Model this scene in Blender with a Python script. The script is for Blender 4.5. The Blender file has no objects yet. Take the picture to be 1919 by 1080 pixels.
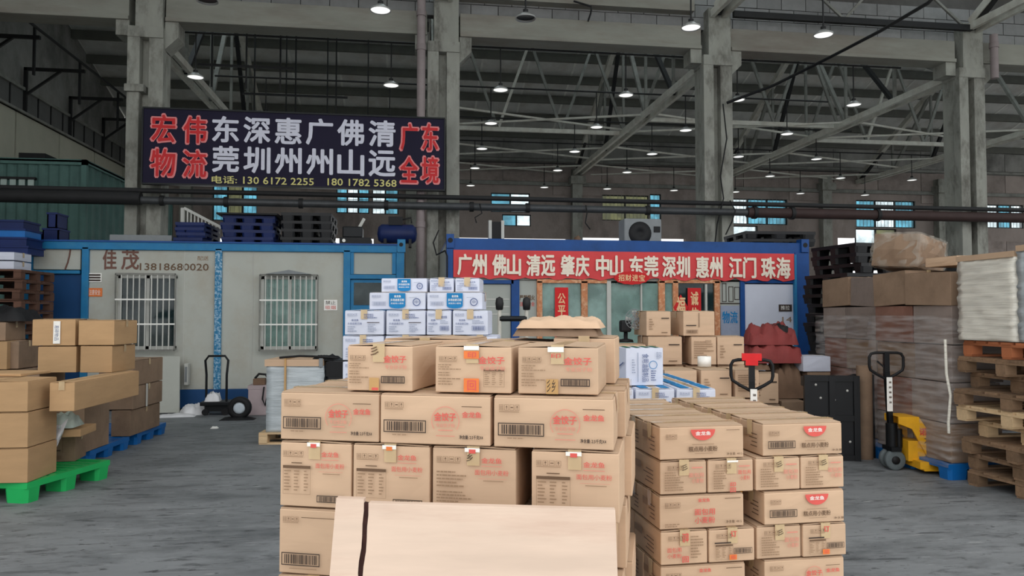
import bpy, bmesh, math, random
from mathutils import Vector, Matrix
random.seed(7)
SC = bpy.context.scene
COL = SC.collection
# ---------------------------------------------------------------- camera, sky, exposure
CAMZ, YAW, PITCH, F = 1.55, math.radians(8.0), math.atan(50.0 / 1400.0), 1400.0
cam_d = bpy.data.cameras.new('camera'); cam = bpy.data.objects.new('camera', cam_d); COL.objects.link(cam)
cam.location = (0, 0, CAMZ); cam.rotation_euler = (math.pi / 2 + PITCH, 0, -YAW)
cam_d.sensor_width = 36; cam_d.lens = F / 1919 * 36; cam_d.clip_start = 0.05; cam_d.clip_end = 400
SC.camera = cam
W = bpy.data.worlds.new('overcast_sky'); SC.world = W; W.use_nodes = True
_n = W.node_tree.nodes; _l = W.node_tree.links
_bg = _n['Background']; _tc = _n.new('ShaderNodeTexCoord'); _sx = _n.new('ShaderNodeSeparateXYZ'); _cr = _n.new('ShaderNodeValToRGB')
_l.new(_tc.outputs['Generated'], _sx.inputs[0]); _l.new(_sx.outputs['Z'], _cr.inputs[0]); _l.new(_cr.outputs[0], _bg.inputs[0])
_cr.color_ramp.elements[0].position = 0.0; _cr.color_ramp.elements[0].color = (0.86, 0.88, 0.89, 1)
_cr.color_ramp.elements[1].position = 0.7; _cr.color_ramp.elements[1].color = (1.0, 1.0, 1.0, 1)
_bg.inputs[1].default_value = 1.3
SC.view_settings.view_transform = 'Standard'; SC.view_settings.look = 'None'
SC.view_settings.exposure = 0.55; SC.view_settings.gamma = 1; SC.view_settings.use_curve_mapping = False
SC.cycles.use_denoising = True
SC.cycles.max_bounces = 8; SC.cycles.diffuse_bounces = 5; SC.cycles.transparent_max_bounces = 16
# ---------------------------------------------------------------- pixel to world (building axes: X right, Y away, Z up)
_f = Vector((math.sin(YAW) * math.cos(PITCH), math.cos(YAW) * math.cos(PITCH), math.sin(PITCH)))
_r = Vector((math.cos(YAW), -math.sin(YAW), 0)); _u = _r.cross(_f)
def _ray(px, py): return _f + _r * ((px - 959.5) / F) + _u * ((540 - py) / F)
def atY(px, py, Y): d = _ray(px, py); return Vector((0, 0, CAMZ)) + d * (Y / d.y)
def atZ(px, py, Z): d = _ray(px, py); return Vector((0, 0, CAMZ)) + d * ((Z - CAMZ) / d.z)
def atD(px, py, D): return Vector((0, 0, CAMZ)) + _ray(px, py) * D
def atX(px, py, X): d = _ray(px, py); return Vector((0, 0, CAMZ)) + d * (X / d.x)
# ---------------------------------------------------------------- materials
def lin(c): return tuple(((x / 255) / 12.92 if x / 255 <= 0.04045 else ((x / 255 + 0.055) / 1.055) ** 2.4) for x in c)
def mat(name, c, rough=0.75, var=0.12, scale=6.0, metal=0.0, bump=0.0, rnd=0.06, dirt=None, dirt_amt=0.45, stretch=(1, 1, 1), spec=0.3, dscale=None):
    m = bpy.data.materials.new(name); m.use_nodes = True; nt = m.node_tree; N = nt.nodes; L = nt.links
    b = N['Principled BSDF']; b.inputs['Roughness'].default_value = rough; b.inputs['Metallic'].default_value = metal
    b.inputs['Specular IOR Level'].default_value = spec
    tc = N.new('ShaderNodeTexCoord'); mp = N.new('ShaderNodeMapping'); mp.inputs['Scale'].default_value = stretch
    oi = N.new('ShaderNodeObjectInfo'); va = N.new('ShaderNodeVectorMath'); va.operation = 'MULTIPLY_ADD'
    L.new(oi.outputs['Random'], va.inputs[0]); va.inputs[1].default_value = (13, 7, 5); L.new(tc.outputs['Object'], va.inputs[2])
    L.new(va.outputs[0], mp.inputs[0])
    nz = N.new('ShaderNodeTexNoise'); nz.inputs['Scale'].default_value = scale; nz.inputs['Detail'].default_value = 5; nz.inputs['Roughness'].default_value = 0.6
    L.new(mp.outputs[0], nz.inputs[0])
    c = lin(c)
    rp = N.new('ShaderNodeValToRGB'); rp.color_ramp.elements[0].position = 0.3; rp.color_ramp.elements[1].position = 0.7
    rp.color_ramp.elements[0].color = tuple(x * (1 - var) for x in c) + (1,); rp.color_ramp.elements[1].color = tuple(min(1, x * (1 + var)) for x in c) + (1,)
    L.new(nz.outputs[0], rp.inputs[0]); out = rp.outputs[0]
    if dirt:
        n2 = N.new('ShaderNodeTexNoise'); n2.inputs['Scale'].default_value = dscale or scale * 0.35; n2.inputs['Detail'].default_value = 7; n2.inputs['Roughness'].default_value = 0.7
        L.new(mp.outputs[0], n2.inputs[0])
        r2 = N.new('ShaderNodeValToRGB'); r2.color_ramp.elements[0].position = 0.47; r2.color_ramp.elements[1].position = 0.68
        r2.color_ramp.elements[0].color = (0, 0, 0, 1); r2.color_ramp.elements[1].color = (dirt_amt,) * 3 + (1,)
        L.new(n2.outputs[0], r2.inputs[0])
        mx = N.new('ShaderNodeMixRGB'); L.new(r2.outputs[0], mx.inputs[0]); L.new(out, mx.inputs[1]); mx.inputs[2].default_value = lin(dirt) + (1,); out = mx.outputs[0]
    if rnd:
        hs = N.new('ShaderNodeHueSaturation'); mr = N.new('ShaderNodeMapRange'); mr.inputs['To Min'].default_value = 1 - rnd; mr.inputs['To Max'].default_value = 1 + rnd
        L.new(oi.outputs['Random'], mr.inputs[0]); L.new(mr.outputs[0], hs.inputs['Value']); L.new(out, hs.inputs['Color']); out = hs.outputs[0]
    L.new(out, b.inputs['Base Color'])
    if bump:
        bp = N.new('ShaderNodeBump'); bp.inputs['Strength'].default_value = bump; bp.inputs['Distance'].default_value = 0.01
        L.new(nz.outputs[0], bp.inputs['Height']); L.new(bp.outputs[0], b.inputs['Normal'])
    return m
def flat(name, c, rough=0.6, metal=0.0): return mat(name, c, rough, 0.05, 20, metal, 0, 0.0)
def emit(name, c, s):
    m = bpy.data.materials.new(name); m.use_nodes = True; N = m.node_tree.nodes; b = N['Principled BSDF']
    b.inputs['Base Color'].default_value = lin(c) + (1,); b.inputs['Emission Color'].default_value = lin(c) + (1,); b.inputs['Emission Strength'].default_value = s
    return m
def glassy(name, c, tr=0.5, rough=0.08, scale=3.0, bump=0.0, lo=0.0, stretch=(1, 1, 1)):
    """tinted or cloudy film / pane: transparent mixed with a glossy coloured surface"""
    m = bpy.data.materials.new(name); m.use_nodes = True; nt = m.node_tree; N = nt.nodes; L = nt.links
    b = N['Principled BSDF']; b.inputs['Base Color'].default_value = lin(c) + (1,); b.inputs['Roughness'].default_value = rough
    t = N.new('ShaderNodeBsdfTransparent'); t.inputs[0].default_value = (1, 1, 1, 1) if lo >= 0 else lin(c) + (1,)
    mx = N.new('ShaderNodeMixShader'); L.new(t.outputs[0], mx.inputs[2]); L.new(b.outputs[0], mx.inputs[1]); L.new(mx.outputs[0], N['Material Output'].inputs[0])
    tc = N.new('ShaderNodeTexCoord'); mp = N.new('ShaderNodeMapping'); mp.inputs['Scale'].default_value = stretch; L.new(tc.outputs['Object'], mp.inputs[0])
    nz = N.new('ShaderNodeTexNoise'); nz.inputs['Scale'].default_value = scale; nz.inputs['Detail'].default_value = 4; L.new(mp.outputs[0], nz.inputs[0])
    mr = N.new('ShaderNodeMapRange'); mr.inputs['From Min'].default_value = 0.35; mr.inputs['From Max'].default_value = 0.65
    mr.inputs['To Min'].default_value = max(0, tr - 0.2); mr.inputs['To Max'].default_value = min(1, tr + 0.2); L.new(nz.outputs[0], mr.inputs[0]); L.new(mr.outputs[0], mx.inputs[0])
    if bump:
        bp = N.new('ShaderNodeBump'); bp.inputs['Strength'].default_value = bump; bp.inputs['Distance'].default_value = 0.02
        L.new(nz.outputs[0], bp.inputs['Height']); L.new(bp.outputs[0], b.inputs['Normal'])
    return m
M = {}
M['card'] = mat('cardboard', (200, 170, 142), 0.85, 0.05, 3, bump=0.03, rnd=0.05, stretch=(1, 1, 6))
M['cardtop'] = mat('cardboard_top', (184, 157, 131), 0.85, 0.07, 4, bump=0.05, rnd=0.05)
M['cardred'] = mat('reddish_printed_carton', (134, 98, 84), 0.9, 0.14, 5, bump=0.08, rnd=0.12, dirt=(112, 56, 46), dirt_amt=0.5); M['cardgrey'] = mat('greyish_carton', (142, 128, 120), 0.9, 0.12, 5, bump=0.08, rnd=0.12, dirt=(100, 88, 80), dirt_amt=0.5)
M['carddark'] = mat('dusty_cardboard', (140, 117, 97), 0.9, 0.12, 5, bump=0.08, rnd=0.12, dirt=(96, 76, 60), dirt_amt=0.4)
M['cardtan'] = mat('tan_cardboard', (178, 144, 106), 0.88, 0.07, 3, bump=0.04, rnd=0.07, stretch=(1, 1, 4))
M['white_card'] = mat('white_carton_board', (206, 210, 224), 0.6, 0.03, 4, rnd=0.03)
M['tape'] = glassy('clear_tape', (215, 190, 150), 0.45, 0.15)
M['tan_tape'] = mat('tan_tape', (190, 150, 98), 0.3, 0.05, 8)
M['ink'] = flat('brown_ink', (104, 80, 60)); M['dink'] = flat('dark_ink', (60, 48, 42)); M['paleink'] = flat('faded_brown_ink', (150, 122, 96))
M['red'] = flat('red_ink', (214, 92, 84)); M['pink'] = flat('pink_ink', (214, 140, 122)); M['orange'] = flat('orange_sticker', (226, 122, 62), 0.35)
M['white'] = flat('white_print', (240, 238, 232)); M['blue_ink'] = flat('blue_ink', (22, 120, 176)); M['navy_ink'] = flat('navy_ink', (84, 98, 140))
M['greyink'] = flat('grey_ink', (150, 158, 178)); M['black'] = mat('black_rubber', (22, 22, 24), 0.6, 0.1, 10)
M['blackmetal'] = mat('black_steel', (28, 30, 32), 0.4, 0.1, 10, 0.4); M['blackplastic'] = mat('black_plastic', (20, 21, 24), 0.42, 0.12, 6)
M['concrete'] = mat('weathered_concrete', (150, 150, 142), 0.9, 0.13, 3.5, bump=0.25, rnd=0.03, dirt=(84, 80, 74), dirt_amt=0.85, stretch=(1, 1, 0.45), dscale=2.6)
M['concrete_beam'] = mat('beam_concrete', (142, 141, 132), 0.9, 0.12, 2.2, bump=0.2, rnd=0.04, dirt=(112, 92, 84), dirt_amt=0.5, stretch=(0.35, 1, 1.5))
M['block'] = mat('grey_block', (134, 134, 134), 0.92, 0.1, 5, bump=0.3, rnd=0.1)
M['mortar'] = mat('dark_mortar', (84, 82, 80), 0.95, 0.1, 6)
M['sheet'] = mat('roof_sheet', (206, 206, 202), 0.7, 0.12, 2.0, rnd=0.08, dirt=(160, 146, 132), dirt_amt=0.5)
M['purlin'] = mat('purlin_steel', (104, 104, 98), 0.8, 0.12, 3); M['rib'] = mat('roof_rib', (226, 226, 220), 0.6, 0.1, 4)
M['steel'] = mat('pale_painted_steel', (198, 196, 186), 0.6, 0.12, 5, rnd=0.06, dirt=(150, 132, 118), dirt_amt=0.5)
M['steel_mid'] = mat('grey_steel', (132, 132, 126), 0.6, 0.12, 5, dirt=(60, 52, 48))
M['dark_steel'] = mat('dark_steel', (34, 34, 35), 0.6, 0.15, 6); M['pipe'] = mat('dull_pipe', (74, 76, 78), 0.45, 0.15, 5, 0.3, dirt=(44, 34, 32))
M['rust_pipe'] = mat('rusty_pipe', (58, 42, 40), 0.6, 0.15, 5)
M['wall'] = mat('grimy_wall', (150, 138, 132), 0.95, 0.14, 1.2, bump=0.15, rnd=0.0, dirt=(72, 64, 60), dirt_amt=0.7, stretch=(1, 1, 0.6))
M['wall_panel'] = mat('back_wall_panel', (154, 142, 136), 0.95, 0.12, 2.0, bump=0.15, rnd=0.12, dirt=(80, 70, 66), dirt_amt=0.55)
M['wall_dark'] = mat('mottled_dark_wall', (140, 138, 134), 0.95, 0.22, 1.6, bump=0.2, rnd=0.0, dirt=(64, 62, 60), dirt_amt=0.7, stretch=(1, 1, 0.7))  # darker mottled tone for the upper back wall and the side walls
M['cream'] = mat('cream_panel', (176, 174, 158), 0.8, 0.06, 2, rnd=0.06)
M['band'] = mat('dark_band', (96, 96, 94), 0.8, 0.1, 3)
M['blue'] = mat('light_blue_paint', (30, 116, 166), 0.5, 0.1, 5, rnd=0.0, dirt=(60, 130, 160), dirt_amt=0.5, dscale=9)
M['chip'] = mat('chipped_blue_paint', (34, 116, 158), 0.5, 0.1, 5, rnd=0.0, dirt=(190, 215, 230), dirt_amt=1.0, dscale=26)
M['darkblue'] = mat('deep_blue_paint', (24, 74, 140), 0.5, 0.08, 5, rnd=0.0, dirt=(20, 54, 100), dirt_amt=0.5)
M['doorblue'] = mat('blue_door_paint', (22, 66, 112), 0.55, 0.06, 4, rnd=0.0)
M['office'] = mat('office_panel', (178, 180, 172), 0.8, 0.04, 2, rnd=0.03, dirt=(164, 154, 138), dirt_amt=0.5, dscale=1.3)
M['office2'] = mat('office_panel_grey', (166, 170, 164), 0.7, 0.05, 2, rnd=0.03)
M['banner'] = mat('red_banner_cloth', (212, 70, 72), 0.6, 0.08, 2.5, rnd=0.0); M['bannerlet'] = flat('cream_lettering', (238, 226, 208))
M['signbg'] = mat('navy_sign_board', (22, 16, 44), 0.7, 0.1, 2, rnd=0.0); M['signw'] = flat('silver_lettering', (214, 214, 228)); M['signr'] = flat('red_lettering', (205, 44, 48)); M['signp'] = flat('pink_outline', (232, 140, 140))
M['signy'] = flat('yellow_lettering', (214, 206, 132))
M['wood'] = mat('pallet_wood', (134, 108, 84), 0.85, 0.16, 5, bump=0.2, rnd=0.25, dirt=(104, 86, 72), dirt_amt=0.5, stretch=(1, 6, 6))
M['palewood'] = mat('pale_wood', (206, 178, 140), 0.8, 0.1, 5, bump=0.1, rnd=0.1, stretch=(1, 6, 6))
M['darkwood'] = mat('dark_pallet_wood', (92, 66, 54), 0.9, 0.15, 5, rnd=0.2)
M['redwood'] = mat('reddish_pallet_wood', (176, 108, 72), 0.8, 0.15, 5, bump=0.1, rnd=0.15)
M['ply'] = mat('pale_plywood', (206, 184, 166), 0.7, 0.09, 2.5, bump=0.12, rnd=0.0, dirt=(176, 140, 122), dirt_amt=0.6, stretch=(0.5, 1, 5))
M['frame_wood'] = mat('orange_wood_frame', (196, 128, 88), 0.6, 0.15, 10, rnd=0.05, dirt=(232, 196, 160), dirt_amt=0.8, dscale=14)
M['green'] = mat('green_plastic', (36, 172, 92), 0.35, 0.06, 4, rnd=0.0); M['blueplastic'] = mat('blue_plastic', (18, 98, 168), 0.35, 0.1, 4, rnd=0.08)
M['navyplastic'] = mat('navy_plastic', (16, 34, 84), 0.5, 0.15, 4, rnd=0.15)
M['yellow'] = mat('yellow_paint', (228, 168, 34), 0.4, 0.06, 5, rnd=0.0, dirt=(170, 120, 40), dirt_amt=0.4)
M['grey'] = mat('grey_plastic', (128, 132, 134), 0.5, 0.08, 6); M['lightgrey'] = mat('light_grey_paint', (190, 190, 184), 0.6, 0.05, 4)
M['lampmetal'] = mat('lamp_metal', (170, 170, 168), 0.35, 0.05, 4, 0.5); M['diffuser'] = emit('lamp_diffuser', (250, 250, 245), 0.7); M['diffoff'] = mat('dark_lamp_inside', (58, 58, 58), 0.4)
M['wheel'] = mat('dusty_wheel', (96, 104, 106), 0.7, 0.15, 8); M['hub'] = flat('white_hub', (196, 206, 214))
M['film'] = glassy('stretch_film', (206, 202, 200), 0.84, 0.07, 3.0, 1.0, stretch=(1, 1, 9)); M['film_bale'] = glassy('bale_film', (200, 190, 176), 0.8, 0.12, 8, 0.9); M['film_dense'] = mat('white_wrapped_film', (222, 218, 206), 0.22, 0.14, 2.5, bump=0.9, rnd=0.03, stretch=(0.6, 0.6, 14), spec=0.6)
M['film_grey'] = mat('grey_wrapped_film', (178, 186, 190), 0.25, 0.14, 3, bump=0.9, rnd=0.03, stretch=(1, 1, 8), spec=0.6)
M['redsack'] = mat('red_sack', (136, 60, 58), 0.7, 0.2, 4, bump=0.4); M['brownsack'] = mat('brown_sack', (116, 92, 74), 0.85, 0.2, 4, bump=0.4)
M['pinkbox'] = mat('pink_grey_box', (176, 160, 162), 0.6, 0.06, 4); M['plasticbag'] = glassy('thin_plastic_bag', (196, 214, 206), 0.35, 0.2, 6, 0.6)
M['whiteplastic'] = mat('white_sheet_plastic', (214, 214, 216), 0.4, 0.08, 6, bump=0.4)
M['teal'] = mat('teal_container', (86, 118, 112), 0.7, 0.1, 2.5, rnd=0.0, dirt=(50, 62, 62), dirt_amt=0.5)
M['darkglass'] = glassy('dark_window_glass', (40, 60, 62), 0.35, 0.06); M['greenglass'] = glassy('green_window_glass', (150, 182, 174), 0.5, 0.08)  # green glass coloured paler, so its base tone includes the reflections
M['cyan'] = glassy('cyan_window_film', (176, 228, 242), 0.5, 0.3, 2.5, 0, -1); M['clearpane'] = glassy('bright_pane', (238, 246, 248), 0.8, 0.2, 2.5, 0, -1); M['yellowpane'] = glassy('yellowed_pane', (190, 190, 160), 0.35, 0.4, 2, 0, -1)
M['window_backing'] = mat('pale_curtain', (170, 186, 180), 0.9, 0.1, 4, stretch=(10, 1, 1)); M['room'] = mat('office_interior', (160, 176, 172), 0.9, 0.1, 2); M['darkroom'] = mat('shaded_room', (34, 42, 42), 0.9); M['inside_blue'] = mat('blue_cabinet', (38, 96, 130), 0.6)
M['pipepink'] = mat('drain_pipe', (140, 128, 128), 0.5, 0.1, 5); M['red_plastic'] = mat('red_plastic', (222, 36, 40), 0.3); M['couplet'] = mat('red_couplet_paper', (206, 40, 42), 0.7, 0.06, 8); M['gold'] = flat('gold_lettering', (236, 196, 150))
M['grime'] = flat('graffiti_brown', (112, 78, 68)); M['seam'] = mat('torn_dark_edge', (48, 26, 22), 0.95, 0.4, 30)
def floor_mat():
    m = mat('worn_concrete_floor', (120, 123, 125), 0.62, 0.12, 1.3, bump=0.06, rnd=0, dirt=(74, 78, 80), dirt_amt=0.8, stretch=(1, 2.4, 1), dscale=1.1, spec=0.4)
    N = m.node_tree.nodes; L = m.node_tree.links; b = N['Principled BSDF']
    src = b.inputs['Base Color'].links[0].from_socket
    tc = N.new('ShaderNodeTexCoord'); mp = N.new('ShaderNodeMapping'); mp.inputs['Rotation'].default_value = (0, 0, 0.5); mp.inputs['Scale'].default_value = (1.2, 6.0, 1)
    L.new(tc.outputs['Object'], mp.inputs[0])
    nz = N.new('ShaderNodeTexNoise'); nz.inputs['Scale'].default_value = 1.6; nz.inputs['Detail'].default_value = 8; nz.inputs['Roughness'].default_value = 0.75; nz.inputs['Distortion'].default_value = 1.2
    L.new(mp.outputs[0], nz.inputs[0])
    r = N.new('ShaderNodeValToRGB'); r.color_ramp.elements[0].position = 0.54; r.color_ramp.elements[1].position = 0.66; r.color_ramp.elements[0].color = (0, 0, 0, 1); r.color_ramp.elements[1].color = (0.75,) * 3 + (1,)
    L.new(nz.outputs[0], r.inputs[0]); mx = N.new('ShaderNodeMixRGB'); L.new(r.outputs[0], mx.inputs[0]); L.new(src, mx.inputs[1]); mx.inputs[2].default_value = lin((58, 60, 62)) + (1,)
    cur = mx.outputs[0]
    for sc_, ang, st, lo, hi, amt, colr in ((2.4, 0.9, (1, 3.5, 1), .60, .66, .6, (40, 42, 44)), (2.6, -0.35, (1.2, 9, 1), .64, .67, .5, (176, 178, 176)), (9.0, 0.2, (1, 2, 1), .62, .66, .7, (46, 48, 50))):
        m2 = N.new('ShaderNodeMapping'); m2.inputs['Rotation'].default_value = (0, 0, ang); m2.inputs['Scale'].default_value = st; L.new(tc.outputs['Object'], m2.inputs[0])
        n3 = N.new('ShaderNodeTexNoise'); n3.inputs['Scale'].default_value = sc_; n3.inputs['Detail'].default_value = 6; n3.inputs['Roughness'].default_value = 0.6; L.new(m2.outputs[0], n3.inputs[0])
        r3 = N.new('ShaderNodeValToRGB'); r3.color_ramp.elements[0].position = lo; r3.color_ramp.elements[1].position = hi; r3.color_ramp.elements[0].color = (0, 0, 0, 1); r3.color_ramp.elements[1].color = (amt,) * 3 + (1,); L.new(n3.outputs[0], r3.inputs[0])
        mm = N.new('ShaderNodeMixRGB'); L.new(r3.outputs[0], mm.inputs[0]); L.new(cur, mm.inputs[1]); mm.inputs[2].default_value = lin(colr) + (1,); cur = mm.outputs[0]
    L.new(cur, b.inputs['Base Color'])
    return m
M['floor'] = floor_mat(); M['apron'] = mat('pale_yard_concrete', (176, 176, 172), 0.8, 0.08, 1.0)  # yard coloured paler to bounce more light into the halls
# ---------------------------------------------------------------- text glyph cache
_TX = {}
def text_mesh(s, bold):
    k = (s, bold)
    if k not in _TX:
        c = bpy.data.curves.new('t', 'FONT'); c.body = s; c.resolution_u = 2; c.offset = 0; c.size = 1
        o = bpy.data.objects.new('t', c); COL.objects.link(o); bpy.context.view_layer.update()
        me = bpy.data.meshes.new_from_object(o.evaluated_get(bpy.context.evaluated_depsgraph_get()))
        v = [(p.co.x, p.co.y) for p in me.vertices]; f = [tuple(p.vertices) for p in me.polygons]
        bpy.data.objects.remove(o); bpy.data.curves.remove(c); bpy.data.meshes.remove(me)
        x0 = min(p[0] for p in v); x1 = max(p[0] for p in v); y0 = min(p[1] for p in v); y1 = max(p[1] for p in v)
        v = [((p[0] - x0) / (x1 - x0), (p[1] - y0) / (y1 - y0)) for p in v]
        _TX[k] = (v, f, (x1 - x0) / (y1 - y0))
    return _TX[k]
# ---------------------------------------------------------------- mesh builder
class MB:
    def __init__(s): s.v = []; s.f = []; s.m = []; s.mats = []; s.sm = []; s.T = None
    def mi(s, m):
        m = M[m] if isinstance(m, str) else m
        if m not in s.mats: s.mats.append(m)
        return s.mats.index(m)
    def add(s, vs, fs, m, smooth=False):
        k = len(s.v); i = s.mi(m)
        s.v += [tuple(s.T @ Vector(p)) if s.T is not None else tuple(p) for p in vs]
        for f in fs: s.f.append(tuple(a + k for a in f)); s.m.append(i); s.sm.append(smooth)
        return s
    def box(s, x0, x1, y0, y1, z0, z1, m):
        if x0 > x1: x0, x1 = x1, x0
        if y0 > y1: y0, y1 = y1, y0
        if z0 > z1: z0, z1 = z1, z0
        v = [(x0, y0, z0), (x1, y0, z0), (x1, y1, z0), (x0, y1, z0), (x0, y0, z1), (x1, y0, z1), (x1, y1, z1), (x0, y1, z1)]
        return s.add(v, [(0, 3, 2, 1), (4, 5, 6, 7), (0, 1, 5, 4), (1, 2, 6, 5), (2, 3, 7, 6), (3, 0, 4, 7)], m)
    def poly(s, pts, m): return s.add(pts, [tuple(range(len(pts)))], m)
    def bar(s, p, q, w, h, m, up=(0, 0, 1)):
        p = Vector(p); q = Vector(q); d = (q - p).normalized(); up = Vector(up)
        if abs(d.dot(up)) > 0.98: up = Vector((0, 1, 0))
        r = d.cross(up).normalized() * (w / 2); u = r.cross(d).normalized() * (h / 2)
        v = [p - r - u, p + r - u, p + r + u, p - r + u, q - r - u, q + r - u, q + r + u, q - r + u]
        return s.add(v, [(0, 1, 2, 3), (7, 6, 5, 4), (0, 4, 5, 1), (1, 5, 6, 2), (2, 6, 7, 3), (3, 7, 4, 0)], m)
    def cyl(s, p, q, r, m, n=10, r2=None):
        p = Vector(p); q = Vector(q); d = (q - p).normalized(); r2 = r if r2 is None else r2
        a = d.orthogonal().normalized(); b = d.cross(a)
        v = []
        for c, rr in ((p, r), (q, r2)):
            for i in range(n): t = 2 * math.pi * i / n; v.append(c + a * (math.cos(t) * rr) + b * (math.sin(t) * rr))
        k = len(s.v)
        s.add(v, [(i, (i + 1) % n, n + (i + 1) % n, n + i) for i in range(n)], m, True)
        s.add(v, [tuple(range(n))[::-1], tuple(range(n, 2 * n))], m)
        return s
    def tube(s, pts, r, m, n=8, closed=False):
        pts = [Vector(p) for p in pts]; N = len(pts); v = []; prev = None
        for i, p in enumerate(pts):
            a = pts[(i - 1) % N] if (closed or i > 0) else p; b = pts[(i + 1) % N] if (closed or i < N - 1) else p
            d = (b - a).normalized(); o = d.orthogonal().normalized() if prev is None else (prev - d * prev.dot(d)).normalized()
            prev = o; c = d.cross(o)
            for j in range(n): t = 2 * math.pi * j / n; v.append(p + o * (math.cos(t) * r) + c * (math.sin(t) * r))
        fs = []
        for i in range(N if closed else N - 1):
            k = (i + 1) % N
            for j in range(n): fs.append((i * n + j, i * n + (j + 1) % n, k * n + (j + 1) % n, k * n + j))
        s.add(v, fs, m, True)
        if not closed: s.add(v[:n], [tuple(range(n))[::-1]], m); s.add(v[-n:], [tuple(range(n))], m)
        return s
    def lathe(s, prof, c, m, n=20, axis='z'):
        c = Vector(c); v = []
        for r, z in prof:
            for j in range(n):
                t = 2 * math.pi * j / n
                v.append(c + (Vector((math.cos(t) * r, math.sin(t) * r, z)) if axis == 'z' else Vector((z, math.cos(t) * r, math.sin(t) * r)) if axis == 'x' else Vector((math.cos(t) * r, z, math.sin(t) * r))))
        fs = [(i * n + j, i * n + (j + 1) % n, (i + 1) * n + (j + 1) % n, (i + 1) * n + j) for i in range(len(prof) - 1) for j in range(n)]
        return s.add(v, fs, m, True)
    def text(s, t, x0, x1, z0, z1, y, m, bold=0.0, rot=0):
        v, f, ar = text_mesh(t, 0)
        H = z1 - z0; offs = [(0, 0)] if not bold else [(math.cos(k * math.pi / 3) * bold * H, math.sin(k * math.pi / 3) * bold * H) for k in range(6)]
        for i, (ox, oz) in enumerate(offs):
            s.add([(x0 + (b if rot else a) * (x1 - x0) + ox, y - i * 1e-5, z0 + ((1 - a) if rot else b) * (z1 - z0) + oz) for a, b in v], f, m)
        return s
    def rect(s, x0, x1, z0, z1, y, m): return s.add([(x0, y, z0), (x1, y, z0), (x1, y, z1), (x0, y, z1)], [(0, 1, 2, 3)], m)
    def mesh(s, name='mesh'):
        me = bpy.data.meshes.new(name); me.from_pydata(s.v, [], s.f)
        for m in s.mats: me.materials.append(m)
        me.polygons.foreach_set('material_index', s.m); me.polygons.foreach_set('use_smooth', s.sm); me.update()
        return me
    def build(s, name, parent=None, **k): return link(name, s.mesh(name), parent, **k)
def link(name, me, parent=None, loc=None, rz=0.0, world=True, rot=None):
    o = bpy.data.objects.new(name, me); COL.objects.link(o)
    if loc is not None: o.location = loc; world = False
    o.rotation_euler = rot if rot is not None else (0, 0, rz)
    if parent is not None:
        o.parent = parent
        if world: o.matrix_parent_inverse = basis(parent).inverted()
    return o
def basis(o):
    m = Matrix.LocRotScale(o.location, o.rotation_euler, o.scale)
    return basis(o.parent) @ o.matrix_parent_inverse @ m if o.parent else m
def tag(o, label, cat, group=None):
    o['label'] = label; o['category'] = cat
    if group: o['group'] = group
    return o
def thing(name, label, cat, loc=(0, 0, 0), rz=0.0, group=None):
    o = bpy.data.objects.new(name, None); COL.objects.link(o); o.location = loc; o.rotation_euler = (0, 0, rz); o.empty_display_size = 0.1
    return tag(o, label, cat, group)
def structure(o): o['kind'] = 'structure'; return o
def bevel(o, w=0.006, seg=2):
    b = o.modifiers.new('bevel', 'BEVEL'); b.width = w; b.segments = seg; b.limit_method = 'ANGLE'; return o
ORD = ['first', 'second', 'third', 'fourth', 'fifth', 'sixth', 'seventh', 'eighth', 'ninth', 'tenth', 'eleventh', 'twelfth', 'thirteenth', 'fourteenth']
# ================================================================ BUILDING SHELL
XL, XR, YC, YB = -10.3, 31.0, 15.5, 29.0
structure(MB().box(-12, 34, 3.8, 29.3, -0.3, 0, 'floor').build('floor'))
structure(MB().box(-60, 80, -40, 3.8, -0.3, -0.002, 'apron').box(-60, 80, 29.3, 70, -.3, -.002, 'apron').box(34, 80, 3.8, 29.3, -.3, -.002, 'apron').build('trim_yard'))
# ---- back wall with real openings
WINS = [  # pixel boxes of the back windows: x0, x1, y0, y1, kinds of panes left to right
    (398, 482, 348, 414, 'cyc'), (630, 692, 350, 400, 'cwc'), (697, 747, 352, 402, 'wc'), (920, 993, 362, 398, 'cw'), (941, 995, 402, 424, 'cw'),
    (1128, 1216, 366, 414, 'yy'), (1218, 1239, 364, 414, 'c'), (1365, 1475, 373, 421, 'wcc'), (1365, 1420, 423, 449, 'w'), (1604, 1715, 376, 427, 'cwc'), (1604, 1680, 429, 460, 'wy'),
    (1848, 1919, 384, 428, 'wcw')]
holes = []
for (a, b, c, d, k) in WINS:
    p = atY(a, (c + d) / 2, YB); q = atY(b, (c + d) / 2, YB); t = atY((a + b) / 2, c, YB); u = atY((a + b) / 2, d, YB)
    holes.append((p.x, q.x, u.z, t.z, k))
# tall doorways in the back wall; only their bright tops show over the offices
doors = []
for (a, b) in ((300, 480), (560, 700), (852, 1062), (1088, 1285), (1378, 1475), (1570, 1680)):
    p = atY(a, 447, YB); q = atY(b, 449, YB); doors.append((p.x, q.x, 0.02, atY((a + b) / 2, 446, YB).z, 'd'))
nwin = len(holes)
def holed(mb, x0, x1, z0, z1, y0, y1, hs, m):
    xs = sorted({x0, x1} | {v for h in hs for v in h[:2]}); zs = sorted({z0, z1} | {v for h in hs for v in h[2:4]})
    for i in range(len(xs) - 1):
        run = None
        for j in range(len(zs) - 1):
            cx, cz = (xs[i] + xs[i + 1]) / 2, (zs[j] + zs[j + 1]) / 2
            if any(h[0] < cx < h[1] and h[2] < cz < h[3] for h in hs):
                if run is not None: mb.box(xs[i], xs[i + 1], y0, y1, run, zs[j], m); run = None
            elif run is None: run = zs[j]
        if run is not None: mb.box(xs[i], xs[i + 1], y0, y1, run, zs[-1], m)
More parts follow.
